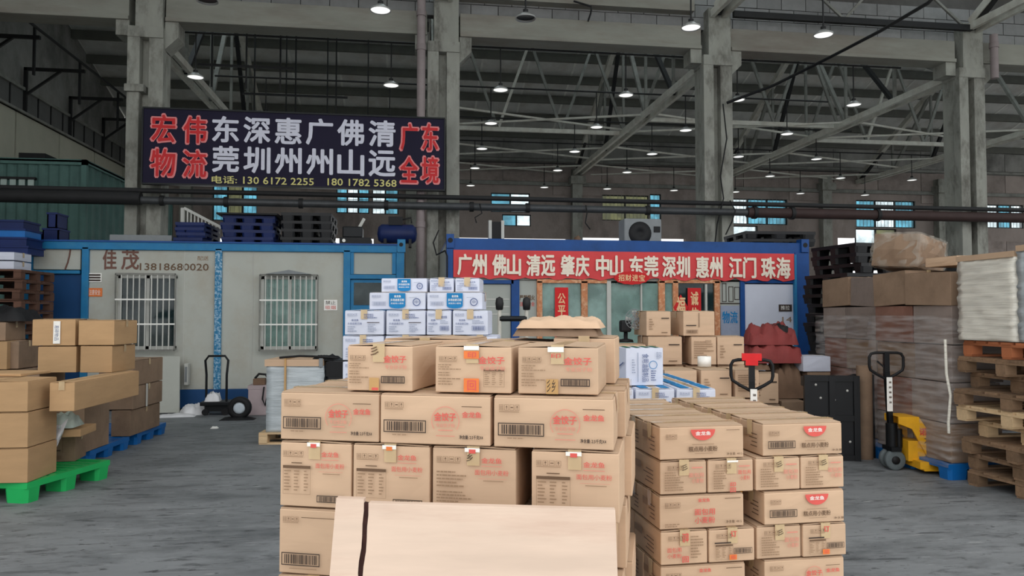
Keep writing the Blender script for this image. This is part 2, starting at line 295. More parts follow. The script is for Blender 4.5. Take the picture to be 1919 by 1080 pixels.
mb = MB(); holed(mb, XL, XR, 0, 6.78, YB, YB + 0.25, holes + doors, 'wall'); mb.box(XL, XR, YB, YB + .25, 6.78, 8.9, 'wall_dark')
wb = structure(mb.build('wall_back'))
MB().box(XL, XR, YB - .10, YB, 6.66, 6.80, 'steel_mid').build('ledge', wb); MB().box(XL, XR, YB - .07, YB, 7.62, 7.72, 'steel_mid').build('ledge', wb)
bcols = [atY(x, 400, YB - .1).x for x in (120, 350, 770, 1080, 1353, 1545, 1760)]
pan = None   # wall panels of the back wall, where the windows leave room
for zi, (z0, z1) in enumerate(((3.4, 4.15), (4.17, 4.72), (6.30, 6.64), (6.82, 7.58), (7.75, 8.5))):
    x = XL
    while x < 27:
        x1 = x + 2.0
        if not any(h[0] < x1 and h[1] > x and h[2] < z1 and h[3] > z0 for h in holes + doors) and x1 > -9: MB().box(x + .012, x1 - .012, YB - .035, YB, z0, z1, 'wall_panel' if z0 < 7.6 else 'wall_dark').build('panel', wb)
        x = x1
for i, x in enumerate(bcols):
    c = structure(MB().box(x - .2, x + .2, YB - .35, YB - .02, 0, 7.3, 'concrete').box(x - .3, x + .3, YB - .5, YB - .02, 6.7, 7.0, 'concrete').build('pilaster'))
PK = {'c': 'cyan', 'w': 'clearpane', 'y': 'yellowpane', 's': 'clearpane'}
for i, (x0, x1, z0, z1, k) in enumerate(holes):
    w = structure(MB().box(x0, x1, YB + .05, YB + .1, z0, z0 + .04, 'blackmetal').box(x0, x1, YB + .05, YB + .1, z1 - .04, z1, 'blackmetal').box(x0, x0 + .04, YB + .05, YB + .1, z0, z1, 'blackmetal').box(x1 - .04, x1, YB + .05, YB + .1, z0, z1, 'blackmetal').build('window_%d' % (i + 1)))
    n = len(k)
    for j, c in enumerate(k):
        a = x0 + (x1 - x0) * j / n; b = x0 + (x1 - x0) * (j + 1) / n
        MB().box(a + .03, b - .03, YB + .07, YB + .075, z0 + .03, z1 - .03, PK[c]).build('pane', w)
        if j: MB().box(a - .03, a + .03, YB + .04, YB + .11, z0, z1, 'blackmetal').build('mullion', w)
    if k not in 'sw' and z1 - z0 > .8:
        bars = MB()
        x = x0
        while x < x1: bars.box(x, x + .012, YB - .03, YB - .018, z0, z1, 'steel_mid'); x += .16
        bars.box(x0, x1, YB - .03, YB - .018, (z0 + z1) / 2, (z0 + z1) / 2 + .02, 'steel_mid')
        o = bars.build('window_bars', w); o['kind'] = 'stuff'
# ---- side walls
mb = MB(); mb.box(XL - .25, XL, 2, YB + .25, 0, 7.0, 'wall_dark'); mb.add([(XL, y, z) for y, z in ((YC, 7.0), (YB, 7.0), (YB, 8.75), (22.2, 11.2), (YC, 9.2))] + [(XL - .25, y, z) for y, z in ((YC, 7.0), (YB, 7.0), (YB, 8.75), (22.2, 11.2), (YC, 9.2))],
    [(0, 1, 2, 3, 4), (9, 8, 7, 6, 5)], 'wall_dark')
mb.add([(XL, y, z) for y, z in ((3.5, 7.0), (YC, 7.0), (YC, 9.2), (9.6, 11.3), (3.5, 9.2))], [(0, 1, 2, 3, 4)], 'wall_dark')
wl = structure(mb.build('wall_left'))
y = 16.2
while y < YB - .2:
    MB().box(XL, XL + .05, y + .02, min(y + 2.45, YB), 0.1, 6.92, 'cream').build('panel', wl); y += 2.5
band = MB(); band.box(XL, XL + .08, YC, YB, 6.94, 7.62, 'band'); band.box(XL, XL + .14, YC, YB, 6.94, 7.0, 'steel_mid').box(XL, XL + .14, YC, YB, 7.56, 7.64, 'steel_mid'); band.build('crane_rail_band', wl)
y = YC
while y < YB: MB().box(XL + .08, XL + .11, y, y + .03, 7.0, 7.56, 'dark_steel').build('stiffener', wl); y += .75
structure(MB().box(XR, XR + .25, 4, 17, 0, 8.8, 'wall_dark').box(XR, XR + .25, 28, YB + .25, 0, 8.8, 'wall_dark').box(XR, XR + .25, 17, 28, 6.5, 8.8, 'wall_dark').build('wall_right'))  # wide gap in this unseen wall is added to brighten the back hall
for i, y in enumerate((19.0, 21.5, 24.2, 26.7)):
    t = thing('wall_bracket', 'black steel bracket standing off the left wall, %s from the front' % ORD[i], 'bracket', (XL, y, 7.1), 0, 'brackets on the left wall')
    MB().box(XL + .08, XL + .16, y - .04, y + .04, 7.0, 8.2, 'dark_steel').build('post', t)
    MB().box(XL + .08, XL + 1.6, y - .04, y + .04, 8.12, 8.2, 'dark_steel').build('arm', t)
    MB().bar((XL + .12, y, 7.45), (XL + 1.0, y, 8.14), .06, .06, 'dark_steel').build('brace', t)
    MB().box(XL + 1.45, XL + 1.5, y - .03, y + .03, 7.25, 8.4, 'dark_steel').build('hanger', t)
tag(MB().tube([(XL + 1.5, 17, 8.42), (XL + 1.5, 21.5, 8.4), (XL + 1.5, 26.7, 8.38), (XL + 1.5, 28.8, 8.1)], .035, 'dark_steel').build('cable_pipe'), 'dark pipe running along the tips of the left wall brackets', 'pipe')
# ---- roofs (back hall, front hall)
rf = structure(MB().box(XL, XR, YB, YB + .3, 8.7, 8.9, 'purlin').build('ceiling'))
def roof(y0, z0, y1, z1, n, x0, x1, step):
    d = Vector((0, y1 - y0, z1 - z0)); ang = math.atan2(z1 - z0, y1 - y0); L = d.length; nx = int((x1 - x0) / step)
    pm = MB().box(0, step - .02, 0, L / n, 0, .03, 'sheet').mesh('roof_sheet'); rm = MB().box(-.035, .035, 0, L, -.05, .03, 'rib').mesh('rib')
    for i in range(nx):
        for j in range(n):
            q = Vector((x0 + i * step + .01, y0, z0)) + d * (j / n); link('roof_sheet', pm, rf, loc=q, rot=(ang, 0, 0))
        link('rib', rm, rf, loc=(x0 + i * step, y0, z0 - .01), rot=(ang, 0, 0))
    for j in range(n + 1):
        q = Vector((0, y0, z0)) + d * (j / n)
        MB().box(x0, x1, q.y - .07, q.y + .07, q.z - .3, q.z - .04, 'purlin').build('purlin', rf)
roof(YB, 8.85, 22.2, 11.15, 6, XL, 28.1, 1.6)
def slab(pts, t, m, name):
    v = [Vector(p) for p in pts]
    return MB().add(v + [p + Vector((0, 0, t)) for p in v], [(3, 2, 1, 0), (4, 5, 6, 7), (0, 1, 5, 4), (1, 2, 6, 5), (2, 3, 7, 6), (3, 0, 4, 7)], m).build(name, rf)
slab([(28.1, 22.2, 11.15), (XR, 22.2, 11.15), (XR, YB, 8.85), (28.1, YB, 8.85)], .04, 'sheet', 'roof_slope')
# hidden slopes: opaque sheets alternating with clear strips added to brighten the halls
def slope(y0, z0, y1, z1, gl):
    x = XL
    while x < XR - .1:
        xa = min(x + 5.85 - gl, XR); slab([(x, y0, z0), (xa, y0, z0), (xa, y1, z1), (x, y1, z1)], .04, 'sheet', 'roof_slope')
        xb = min(x + 5.85, XR)
        if xb > xa: slab([(xa, y0, z0), (xb, y0, z0), (xb, y1, z1), (xa, y1, z1)], .006, 'clearpane', 'added_rooflight')
        x += 5.85
slope(YC, 9.25, 22.2, 11.18, 2.2); slope(YC, 9.25, 9.6, 11.35, 1.8); slope(4.2, 9.3, 9.6, 11.35, 1.8)
# ---- block wall over the beams
bw = structure(MB().box(XL, XR, YC + .02, YC + .16, 7.8, 9.3, 'mortar').build('wall_middle'))
bm = MB().box(0.008, .572, -.03, .02, .008, .272, 'block').mesh('block')
for r in range(3):
    x = XL - (.29 if r % 2 else 0)
    while x < 18.5:
        if x > -6 or r == 0: link('block', bm, bw, loc=(x, YC + random.uniform(-.004, .004), 7.8 + r * .28))
        x += .58
# ---- front row of columns, beams
XC = [-10.9 + 5.85 * i for i in range(6)]; XC = [-10.95, -5.06, .72, 6.63, 12.70, 18.8]
NAMEC = [None, 'left of the navy sign board', 'behind the right end of the navy sign board', 'rising behind the long red banner', 'rising behind the wrapped carton stacks', 'at the far right of the hall']
for i, x in enumerate(XC):
    if i == 0: continue
    t = thing('column', 'tall weathered grey concrete column %s' % NAMEC[i], 'column', (x, YC, 0), 0, 'concrete columns between the halls')
    mb = MB()
    mb.box(x - .31, x + .31, YC - .12, YC + .25, 0, 7.0, 'concrete'); mb.box(x - .33, x - .10, YC - .32, YC - .1, 0, 6.95, 'concrete'); mb.box(x + .06, x + .33, YC - .30, YC - .1, 0, 6.95, 'concrete')
    bevel(mb.build('shaft', t), .012)
    mb = MB(); mb.box(x - .2, x + .31, YC - .3, YC + .25, 7.0, 8.2, 'concrete')
    mb.add([(x - .33, YC - .32, 6.9)] * 3, [], 'concrete'); mb.box(x - .33, x + .33, YC - .33, YC + .25, 6.94, 7.16, 'concrete')
    bevel(mb.build('head', t), .012)
    mb = MB(); mb.box(x + .33, x + .58, YC - .22, YC + .2, 7.0, 7.3, 'concrete'); mb.add([(x + .33, YC - .22, 6.75), (x + .33, YC + .2, 6.75), (x + .58, YC + .2, 7.0), (x + .58, YC - .22, 7.0), (x + .33, YC - .22, 7.0), (x + .33, YC + .2, 7.0)], [(0, 3, 4), (1, 5, 2), (0, 1, 2, 3), (0, 4, 5, 1)], 'concrete')
    mb.box(x - .58, x - .33, YC - .22, YC + .2, 7.0, 7.3, 'concrete'); mb.build('corbel', t)
    if i == 1: MB().box(x - .35, x + .0, YC - .38, YC + .0, 5.86, 6.0, 'concrete').build('collar', t)
for i in range(6):
    x0 = XC[i] + .34; x1 = XC[i + 1] - .34 if i < 5 else XR
    mb = MB().box(x0, x1, YC - .22, YC + .18, 7.36, 7.8, 'concrete_beam').box(x0, x1, YC - .27, YC + .22, 7.30, 7.38, 'concrete_beam')
    bevel(tag(mb.build('beam'), 'long concrete beam across the %s bay from the left' % ORD[i], 'beam', 'concrete beams between the columns'), .01)
for a, b, lab in ((.72, 6.63, 'upper concrete beam above the block course, centre bay'), (-5.06, .72, 'upper concrete beam high over the navy sign board')):
    tag(MB().box(a + .34, b - .5, YC - .27, YC - .02, 8.12, 8.5, 'concrete_beam').build('upper_beam'), lab, 'beam')
# drain pipes
for (x, z1, lab) in ((.26, 8.3, 'pinkish grey drain pipe beside the centre column'), (13.16, 7.9, 'short grey drain pipe beside the right hand column')):
    t = thing('drain_pipe', lab, 'pipe', (x, YC - .45, 0)); z0 = 0 if x < 1 else 6.9
    MB().cyl((x, YC - .44, z0), (x, YC - .44, z1), .085, 'pipepink', 14).build('pipe', t)
    for z in [v for v in (1.5, 3.3, 5.1, 6.9, 7.6) if v > z0]: MB().cyl((x, YC - .44, z), (x, YC - .44, z + .12), .1, 'pipepink', 14).build('coupling', t)
# ---- roof trusses
def truss(x, y0, y1, zb, zr, ze, lab, s):
    t = thing('roof_truss', lab, 'truss', (x, y0, zb), 0, 'steel roof trusses')
    ym = (y0 + y1) / 2; S = 'steel'
    for dx in (-.13, .13): MB().bar((x + dx, y0, zb), (x + dx, y1, zb), .09, .16, S).build('bottom_chord', t)
    def top(y): k = 1 - abs(y - ym) / (ym - y0); return ze + (zr - ze) * k
    for a, b in ((y0, ym), (ym, y1)): MB().bar((x, a, ze if a == y0 else zr), (x, b, zr if a == y0 else ze), .16, .18, S).build('top_chord', t)
    n = 6; ys = [y0 + (y1 - y0) * i / n for i in range(n + 1)]
    for i, y in enumerate(ys):
        if abs(top(y) - zb) > .3: MB().bar((x, y, zb), (x, y, top(y)), .07, .07, 'steel_mid').build('vertical', t)
    for i in range(n):
        a, b = ys[i], ys[i + 1]
        p, q = ((a, zb), (b, top(b))) if i < n / 2 else ((a, top(a)), (b, zb))
        MB().bar((x, p[0], p[1]), (x, q[0], q[1]), .11, .09, 'dark_steel' if i % 2 else 'steel_mid').build('diagonal', t)
    return t
for i in range(1, 6):
    truss(XC[i], YC + .2, YB - .1, 7.12, 10.75, 7.3, 'pale steel roof truss of the back hall, %s from the left' % ORD[i - 1], 1)
    truss(XC[i], 4.4, YC - .35, 8.05, 11.0, 8.2, 'steel roof truss of the front hall over the %s column' % ORD[i - 1], 1)
# bracing between trusses of the back hall
k = 0
for a, b in ((XC[2], XC[3]), (XC[3], XC[4]), (XC[4], XC[5]), (XC[1], XC[2])):
    k += 1
    t = thing('roof_bracing', 'thin crossing steel rods between roof trusses, %s bay from the left of the back hall' % ['second', 'third', 'fourth', 'first'][k - 1], 'bracing', (a, 22, 7.1), 0, 'bracing between the roof trusses')
    for y in (20.0, 24.2, 27.2) if k != 4 else (24.2,):
        MB().bar((a, y, 7.2), (b, y + 2.0, 7.2), .06, .05, 'steel').build('rod', t); MB().bar((b, y, 7.15), (a, y + 2.0, 7.15), .06, .05, 'steel').build('rod', t)
    y = 22.2 if k != 2 else 20.5
    if k != 4:
        MB().bar((a, y, 7.15), (b, y, 7.15), .1, .12, 'steel').build('tie_beam', t); MB().bar((a, y, 9.9), (b, y, 9.9), .1, .1, 'steel').build('tie_beam', t)
        n = 3
        for j in range(n):
            x0 = a + (b - a) * j / n; x1 = a + (b - a) * (j + 1) / n; xm = (x0 + x1) / 2
            MB().bar((x0, y, 7.15), (xm, y, 9.9), .07, .08, 'steel' if j % 2 else 'steel_mid').build('diagonal', t); MB().bar((xm, y, 9.9), (x1, y, 7.15), .07, .08, 'steel_mid').build('diagonal', t)
t = thing('steel_purlin', 'dark steel rail with lattice rods in front of the block wall', 'rail', (9.5, 15.0, 8.0))
MB().bar((XC[3] + .3, 15.05, 8.02), (XC[4] - .1, 15.05, 8.02), .1, .13, 'dark_steel').build('rail', t)
for a, b, c in ((8.6, 9.5, 1), (9.5, 10.2, -1), (11.5, 12.4, 1)): MB().bar((a, 15.05, 8.8 if c > 0 else 8.05), (b, 15.05, 8.05 if c > 0 else 8.8), .05, .05, 'steel_mid').build('lattice_rod', t)
# ---- horizontal lamp rails + dome lamps
LZ = 6.4
lamp_m = MB(); lamp_m.lathe([(.03, .10), (.06, .095), (.10, .06), (.165, .025), (.17, .0), (.16, 0), (.15, .02)], (0, 0, 0), 'lampmetal', 20)
lamp_shade = lamp_m.mesh('shade')
dif_on = MB().lathe([(0, .008), (.15, .008), (.158, .02)], (0, 0, 0), 'diffuser', 20).mesh('diffuser'); dif_off = MB().lathe([(0, .04), (.15, .03)], (0, 0, 0), 'diffoff', 20).mesh('diffuser')
rod_m = MB().cyl((0, 0, .10), (0, 0, .92), .014, 'dark_steel', 6).mesh('hanging_rod'); hd_m = MB().cyl((0, 0, .09), (0, 0, .15), .045, 'dark_steel', 10).mesh('lamp_head')
LROWS = [[(388, 8), (713, 22), (985, 35), (1295, 50), (1543, 62)], [(366, 345 - 182), (733, 158), (938, 168), (1173, 176), (1382, 184), (1600, 192)], [(498, 218), (730, 226), (920, 233), (1118, 239), (1285, 244), (1475, 250)],
    [(903, 281), (1077, 285), (1222, 290), (1384, 293), (1530, 298)], [(890, 315), (1045, 321), (1175, 323), (1312, 326), (1443, 331), (1575, 335), (1709, 339)], [(352, 346), (882, 348), (1020, 350), (1138, 353), (1263, 357), (1378, 358), (1500, 362), (1621, 364)]]
for r, row in enumerate(LROWS):
    ym = sum(atZ(x, y, LZ).y for x, y in row) / len(row); ym = min(ym, YB - .6)
    for i, (px, py) in enumerate(row):
        p = atY(px, py, ym); x = p.x
        where = 'of the front hall' if r == 0 else 'in the back hall\'s %s row' % ORD[r - 1]
        t = thing('pendant_lamp', 'round pendant lamp, %s from left %s' % (ORD[i], where), 'lamp', (x, ym, LZ), 0, 'dome pendant lamps under the roof')
        link('shade', lamp_shade, t, loc=(0, 0, 0)); link('diffuser', dif_off if r == 0 and i in (0, 2) else dif_on, t, loc=(0, 0, 0)); link('hanging_rod', rod_m, t, loc=(0, 0, 0)); link('lamp_head', hd_m, t, loc=(0, 0, 0))
    z = LZ + .93
    a = min(atY(p[0], p[1], ym).x for p in row) - 1.2; b = max(atY(p[0], p[1], ym).x for p in row) + 1.2
    tag(MB().cyl((a, ym, z), (b, ym, z), .022, 'dark_steel', 6).build('lamp_rail'), 'thin dark rail carrying the %s row of pendant lamps' % ORD[r], 'rail', 'lamp rails')
# roof-hung dark hanger frames at the left of the back hall
for i, (x0, x1, y) in enumerate(((-4.7, -2.6, 17.5), (-4.3, -1.6, 20.2), (-3.9, -.9, 22.8))):
    t = thing('hanger_frame', 'thin black hanging frame left of centre under the roof, %s from the front' % ORD[i], 'frame', (x0, y, 7.0), 0, 'black hanging frames')
    z = 7.35 if i else 7.2
    MB().bar((x0, y, z), (x1, y, z), .05, .05, 'dark_steel').build('bar', t)
    for x in (x0 + .3, (x0 + x1) / 2, x1 - .3): MB().bar((x, y, z - .5), (x, y, 9.25 + (y - YC) * .285), .035, .035, 'dark_steel').build('rod', t)
# ---- long pipes across the columns
PY = 14.95
a, b = atY(0, 365, PY), atY(1919, 408, PY); zc = (a.z + b.z) / 2
j = atY(1400, 395, PY).x
t = thing('service_pipe', 'long grey pipe crossing the whole hall in front of the columns', 'pipe', (0, PY, zc - .02))
MB().cyl((XL + .1, PY, zc - .03), (j, PY, zc - .03), .075, 'pipe', 14).build('pipe', t)
MB().cyl((j, PY, zc - .03), (28, PY, zc - .03), .11, 'rust_pipe', 14).build('thick_pipe', t)
for px in (300, 420, 560, 720, 880, 985, 1210, 1410, 1480, 1640): x = atY(px, 380, PY).x; MB().cyl((x, PY, zc - .03), (x + .08, PY, zc - .03), .1 if px < 1400 else .135, 'dark_steel', 14).build('clamp', t)
tag(MB().cyl((XL + .1, PY - .02, zc + .155), (28, PY - .02, zc + .135), .05, 'dark_steel', 10).cyl((XL + .1, PY - .02, zc), (-5, PY - .02, zc), .13, 'dark_steel', 10).build('upper_pipe'), 'thin black pipe running directly above the long grey pipe', 'pipe')
def cable(name, lab, pts, r=.012, m='black'): return tag(MB().tube(pts, r, m, 6).build(name), lab, 'cable')
cable('power_cable', 'thick black cable rising from the banner column to the upper right', [atY(1362, 193, 15.0), atY(1450, 160, 14.4), atY(1560, 105, 13.4), atY(1650, 58, 12.0), atY(1740, 5, 10.5), atY(1800, -60, 9)], .03)
cable('loose_cable', 'loose black cable hanging down the column behind the banner', [atY(1355, 195, 15.1), atY(1362, 260, 15.08), atY(1350, 330, 15.05), atY(1356, 372, 14.8), atY(1344, 420, 15.05), atY(1340, 455, 15.05)], .014)
cable('loose_cable', 'tangled cable ends hanging beside the banner column', [atY(1368, 376, 14.8), atY(1378, 395, 14.7), atY(1372, 415, 14.7), atY(1360, 440, 14.7)], .014)
cable('loose_cable', 'short black cable hanging from the pipe above the banner', [atY(1098, 385, 14.8), atY(1100, 400, 14.75), atY(1097, 418, 14.75), atY(1106, 430, 14.75)], .012)
cable('loose_cable', 'bunch of wire ends hanging from the pipe left of the back window', [atY(899, 382, 14.8), atY(903, 400, 14.7), atY(890, 408, 14.7), atY(893, 418, 14.7)], .012)
cable('thin_cable', 'thin black cable on the upper wall of the centre bay', [atY(1075, 2, 15.1), atY(1108, 12, 15.1), atY(1107, 25, 15.1), atY(1102, 40, 15.1)], .02)
# ---- navy sign board
SY = 14.78
tl, tr, bl, br = atY(270, 205, SY), atY(832, 222, SY), atY(267, 342, SY), atY(832, 356, SY)
sx0, sx1, sz1, sz0 = (tl.x + bl.x) / 2, (tr.x + br.x) / 2, (tl.z + tr.z) / 2, (bl.z + br.z) / 2
t = thing('sign_board', 'long navy sign board with large red and silver Chinese lettering and phone numbers', 'sign', ((sx0 + sx1) / 2, SY, sz0))
MB().box(sx0, sx1, SY, SY + .08, sz0, sz1, 'signbg').build('board', t)
fr = MB(); fr.box(sx0 - .02, sx1 + .02, SY - .02, SY + .1, sz1, sz1 + .03, 'blackmetal').box(sx0 - .02, sx1 + .02, SY - .02, SY + .1, sz0 - .03, sz0, 'blackmetal').box(sx0 - .03, sx0, SY - .02, SY + .1, sz0, sz1, 'blackmetal').box(sx1, sx1 + .03, SY - .02, SY + .1, sz0, sz1, 'blackmetal'); fr.build('frame', t)
for x in (sx0 + .3, sx1 - .3): MB().box(x - .03, x + .03, SY + .08, YC - .28, (sz0 + sz1) / 2 - .05, (sz0 + sz1) / 2 + .05, 'dark_steel').build('bracket', t)
def onsign(grp, s, a, b, c, d, m, bold, y=SY - .006):
    p, q = atY(a, (c + d) / 2, SY), atY(b, (c + d) / 2, SY); u, v = atY((a + b) / 2, c, SY), atY((a + b) / 2, d, SY); mb = MB(); mb.text(s, p.x, q.x, v.z, u.z, y, m, bold); grp.append(mb)
red = []; sil = []; yel = []
for s, a, b, c, d in (('宏', 283, 330, 214, 268), ('伟', 343, 388, 218, 270), ('物', 282, 330, 278, 332), ('流', 342, 388, 281, 334), ('广', 750, 784, 231, 283), ('东', 790, 822, 231, 284), ('全', 749, 784, 293, 344), ('境', 789, 823, 293, 345)):
    onsign(red, s, a, b, c, d, 'signp', .045); onsign(red, s, a + 2, b - 2, c + 2, d - 2, 'signr', .02, SY - .012)
for s, row in (('东深惠广佛清', 0), ('莞圳州州山远', 1)):
    for i, ch in enumerate(s): x = 423 + i * 58.6; dy = i * 1.6; onsign(sil, ch, x - 24, x + 24, 219 + dy + row * 56, 266 + dy + row * 56, 'signw', .03)
onsign(yel, '电话:', 397, 444, 330, 344, 'signy', .02); onsign(yel, '130 6172 2255', 456, 588, 333, 346, 'signy', .02); onsign(yel, '180 1782 5368', 614, 743, 336, 349, 'signy', .02)
for g, n, l in ((red[0::2], 'character_outline', 'pink outline of a red character'), (red[1::2], 'red_character', None), (sil, 'silver_character', None), (yel, 'phone_lettering', 'pale yellow phone line')):
    for mb in g:
        o = mb.build(n, t)
        if l: o['label'] = l
# ================================================================ CONTAINERS AND OFFICES
def P2(px, py, Y): return atY(px, py, Y)
def prect(mb, a, b, c, d, Y, dy0, dy1, m):
    """box in the wall plane Y between pixel columns a..b and rows c..d"""
    p, q = atY(a, (c + d) / 2, Y), atY(b, (c + d) / 2, Y); u, v = atY((a + b) / 2, c, Y), atY((a + b) / 2, d, Y)
    return mb.box(p.x, q.x, Y + dy0, Y + dy1, v.z, u.z, m)
def ptext(mb, s, a, b, c, d, Y, m, bold=0.0, rot=0):
    p, q = atY(a, (c + d) / 2, Y), atY(b, (c + d) / 2, Y); u, v = atY((a + b) / 2, c, Y), atY((a + b) / 2, d, Y)
    return mb.text(s, p.x, q.x, v.z, u.z, Y, m, bold, rot)
# ---- left office, light blue frame
LY = 12.85; X = lambda px, Y=LY: atY(px, 600, Y).x
oz = 2.74
lo = thing('container_office', 'white panelled container office with a light blue frame and barred windows', 'cabin', (X(400), LY, 0))
xa, xb = X(45), X(757)
for px0, px1, m in ((44, 58, 'blue'), (152, 165, 'blue'), (402, 415, 'chip'), (643, 656, 'blue'), (742, 757, 'blue')):
    bevel(MB().box(X(px0), X(px1), LY - .03, LY + .1, 0.1, oz - .1, m).build('frame_post', lo), .008)
bevel(MB().box(xa, xb, LY - .03, LY + .12, oz - .14, oz, 'blue').build('top_rail', lo), .01); MB().box(xa, xb, LY - .05, LY + .1, oz - .015, oz + .01, 'darkblue').build('roof_edge', lo)
bevel(MB().box(X(165), X(643), LY - .035, LY + .12, .03, .33, 'doorblue').build('base_rail', lo), .008)
MB().box(xa, xb, LY + .1, LY + 2.2, oz - .08, oz - .02, 'grey').build('roof_panel', lo)
MB().box(xa, xb, LY + 2.15, LY + 2.2, .1, oz - .08, 'office2').build('wall_panel', lo); MB().box(xa, xa + .05, LY + .1, LY + 2.15, .1, oz - .08, 'office2').build('wall_panel', lo); MB().box(xb - .05, xb, LY + .1, LY + 2.15, .1, oz - .08, 'office2').build('wall_panel', lo)
MB().box(xa, xb, LY + .05, LY + 2.2, .02, .1, 'room').build('floor_panel', lo)
for px in (44, 744):
    c = MB(); c.box(X(px), X(px + 15), LY - .06, LY + .1, oz - .13, oz + .09, 'blue'); c.cyl((X(px + 7), LY - .065, oz), (X(px + 7), LY - .03, oz), .035, 'black', 12); c.build('corner_casting', lo)
# window holes in the front wall panels
w1 = (X(219), X(331), atY(275, 655, LY).z, atY(275, 516, LY).z); w2 = (X(488), X(596), atY(540, 655, LY).z, atY(540, 518, LY).z)
for (p0, p1, w) in ((165, 402, w1), (415, 643, w2)):
    mb = MB(); holed(mb, X(p0), X(p1), .33, oz - .14, LY + .02, LY + .08, [w], 'office'); mb.build('wall_panel', lo)
    n = 4
    for i in range(1, n):
        x = X(p0) + (X(p1) - X(p0)) * i / n
        if not (w[0] - .05 < x < w[1] + .05): MB().box(x - .004, x + .004, LY + .012, LY + .022, .33, oz - .14, 'lightgrey').build('panel_joint', lo)
for k, w in enumerate((w1, w2)):
    x0, x1, z0, z1 = w; g = MB()
    for a, b, c, d in ((x0, x0 + .05, z0, z1), (x1 - .05, x1, z0, z1), (x0, x1, z0, z0 + .05), (x0, x1, z1 - .05, z1), ((x0 + x1) / 2 - .025, (x0 + x1) / 2 + .025, z0, z1)): g.box(a, b, LY + .03, LY + .07, c, d, 'lightgrey')
    win = g.build('window_frame', lo)
    for a, b in ((x0 + .05, (x0 + x1) / 2 - .025), ((x0 + x1) / 2 + .025, x1 - .05)): MB().box(a, b, LY + .048, LY + .054, z0 + .05, z1 - .05, 'darkglass' if k == 0 else 'greenglass').build('pane', win)
    cage = MB(); yb = LY - .09
    for a, b, c, d in ((x0 - .01, x0 + .01, z0 - .02, z1 + .02), (x1 - .01, x1 + .01, z0 - .02, z1 + .02), (x0, x1, z0 - .03, z0), (x0, x1, z1, z1 + .03)): cage.box(a, b, yb - .012, yb + .012, c, d, 'steel_mid')
    cg = cage.build('window_cage', lo)
    for sx_ in (x0, x1 - .02):
        for sz_ in (z0, z1 - .02): MB().box(sx_, sx_ + .02, yb, LY + .02, sz_, sz_ + .02, 'steel_mid').build('standoff', cg)
    for i in range(1, 10): x = x0 + (x1 - x0) * i / 10; MB().box(x - .009, x + .009, yb - .01, yb + .008, z0, z1, 'lightgrey').build('bar', cg)
    for z in (z0 + (z1 - z0) * .34, z0 + (z1 - z0) * .67): MB().box(x0, x1, yb - .014, yb + .01, z - .012, z + .012, 'white').build('cross_bar', cg)
    MB().box(x0 + .05, x1 - .05, LY + .25, LY + .27, z0 + .1, z1 - .05, 'window_backing' if k else 'darkroom').build('window_backing', lo)  # left window: dark sheet stands in for the shade of the room
sh = MB(); sh.add([(w2[0] + .1, LY - .16, w2[3] + .03), (w2[1] - .1, LY - .16, w2[3] + .03), (w2[1] - .1, LY, w2[3] + .03), (w2[0] + .1, LY, w2[3] + .03), ((w2[0] + w2[1]) / 2, LY - .12, w2[3] + .1), ((w2[0] + w2[1]) / 2, LY, w2[3] + .1)],
   [(0, 1, 2, 3), (0, 4, 5, 3), (1, 2, 5, 4), (0, 1, 4), (3, 5, 2)], 'grey'); sh.build('window_hood', lo)['label'] = 'low grey hood over the right window'
# left door bay
prect(MB(), 60, 151, 507, 513, LY, -.035, .03, 'blue').build('door_head', lo)
prect(MB(), 62, 150, 459, 505, LY, .02, .06, 'office').build('transom_panel', lo)
cr = MB(); cr.tube([atY(133, 461, LY + .012), atY(130, 480, LY + .012), atY(127, 492, LY + .012), atY(122, 505, LY + .012)], .012, 'grime', 5); cr.build('crack', lo)['label'] = 'dark crack running down the transom panel'
d1 = prect(MB(), 59, 152, 514, 765, LY, .02, .07, 'doorblue').build('door', lo)
prect(MB(), 60, 64, 516, 760, LY, .012, .02, 'blue').build('door_edge', d1); prect(MB(), 147, 151, 600, 618, LY, -.02, .02, 'lightgrey').build('door_handle', d1)
# right door bay
prect(MB(), 656, 742, 515, 523, LY, -.035, .03, 'blue').build('door_head', lo)
prect(MB(), 657, 742, 470, 514, LY, .02, .06, 'office2').build('transom_panel', lo)
mb = MB(); prect(mb, 657, 663, 470, 514, LY, -.01, .03, 'blue'); prect(mb, 735, 742, 470, 514, LY, -.01, .03, 'blue'); mb.build('transom_trim', lo)
d2 = prect(MB(), 656, 742, 524, 765, LY, .02, .07, 'blue').build('door', lo)
prect(MB(), 663, 736, 530, 572, LY, .01, .03, 'darkglass').build('pane', d2); prect(MB(), 663, 736, 530, 572, LY, .016, .02, 'black').build('glass_backing', d2)
# writing and notices
mb = MB(); ptext(mb, '佳', 193, 218, 468, 505, LY + .014, 'grime', .02); ptext(mb, '茂', 228, 260, 468, 505, LY + .014, 'grime', .02); ptext(mb, '13818680020', 262, 391, 494, 507, LY + .014, 'ink', .015); ptext(mb, '配送', 370, 391, 480, 488, LY + .014, 'paleink'); mb.build('faded_lettering', lo)['label'] = 'faded brown company characters and phone number'
mb = MB(); prect(mb, 164, 190, 512, 529, LY, .008, .016, 'white'); nt = mb.build('notice', lo)
mb = MB(); 
for k in range(3): prect(mb, 166, 188, 514 + k * 5, 517 + k * 5, LY, .003, .007, 'dink')
mb.build('printing', nt)
mb = MB(); prect(mb, 164, 191, 540, 556, LY, .008, .016, 'orange'); n2 = mb.build('notice', lo); n2['label'] = 'orange and white notice'; mb = MB(); ptext(mb, '注意安全', 167, 188, 543, 553, LY + .005, 'white'); mb.build('printing', n2)
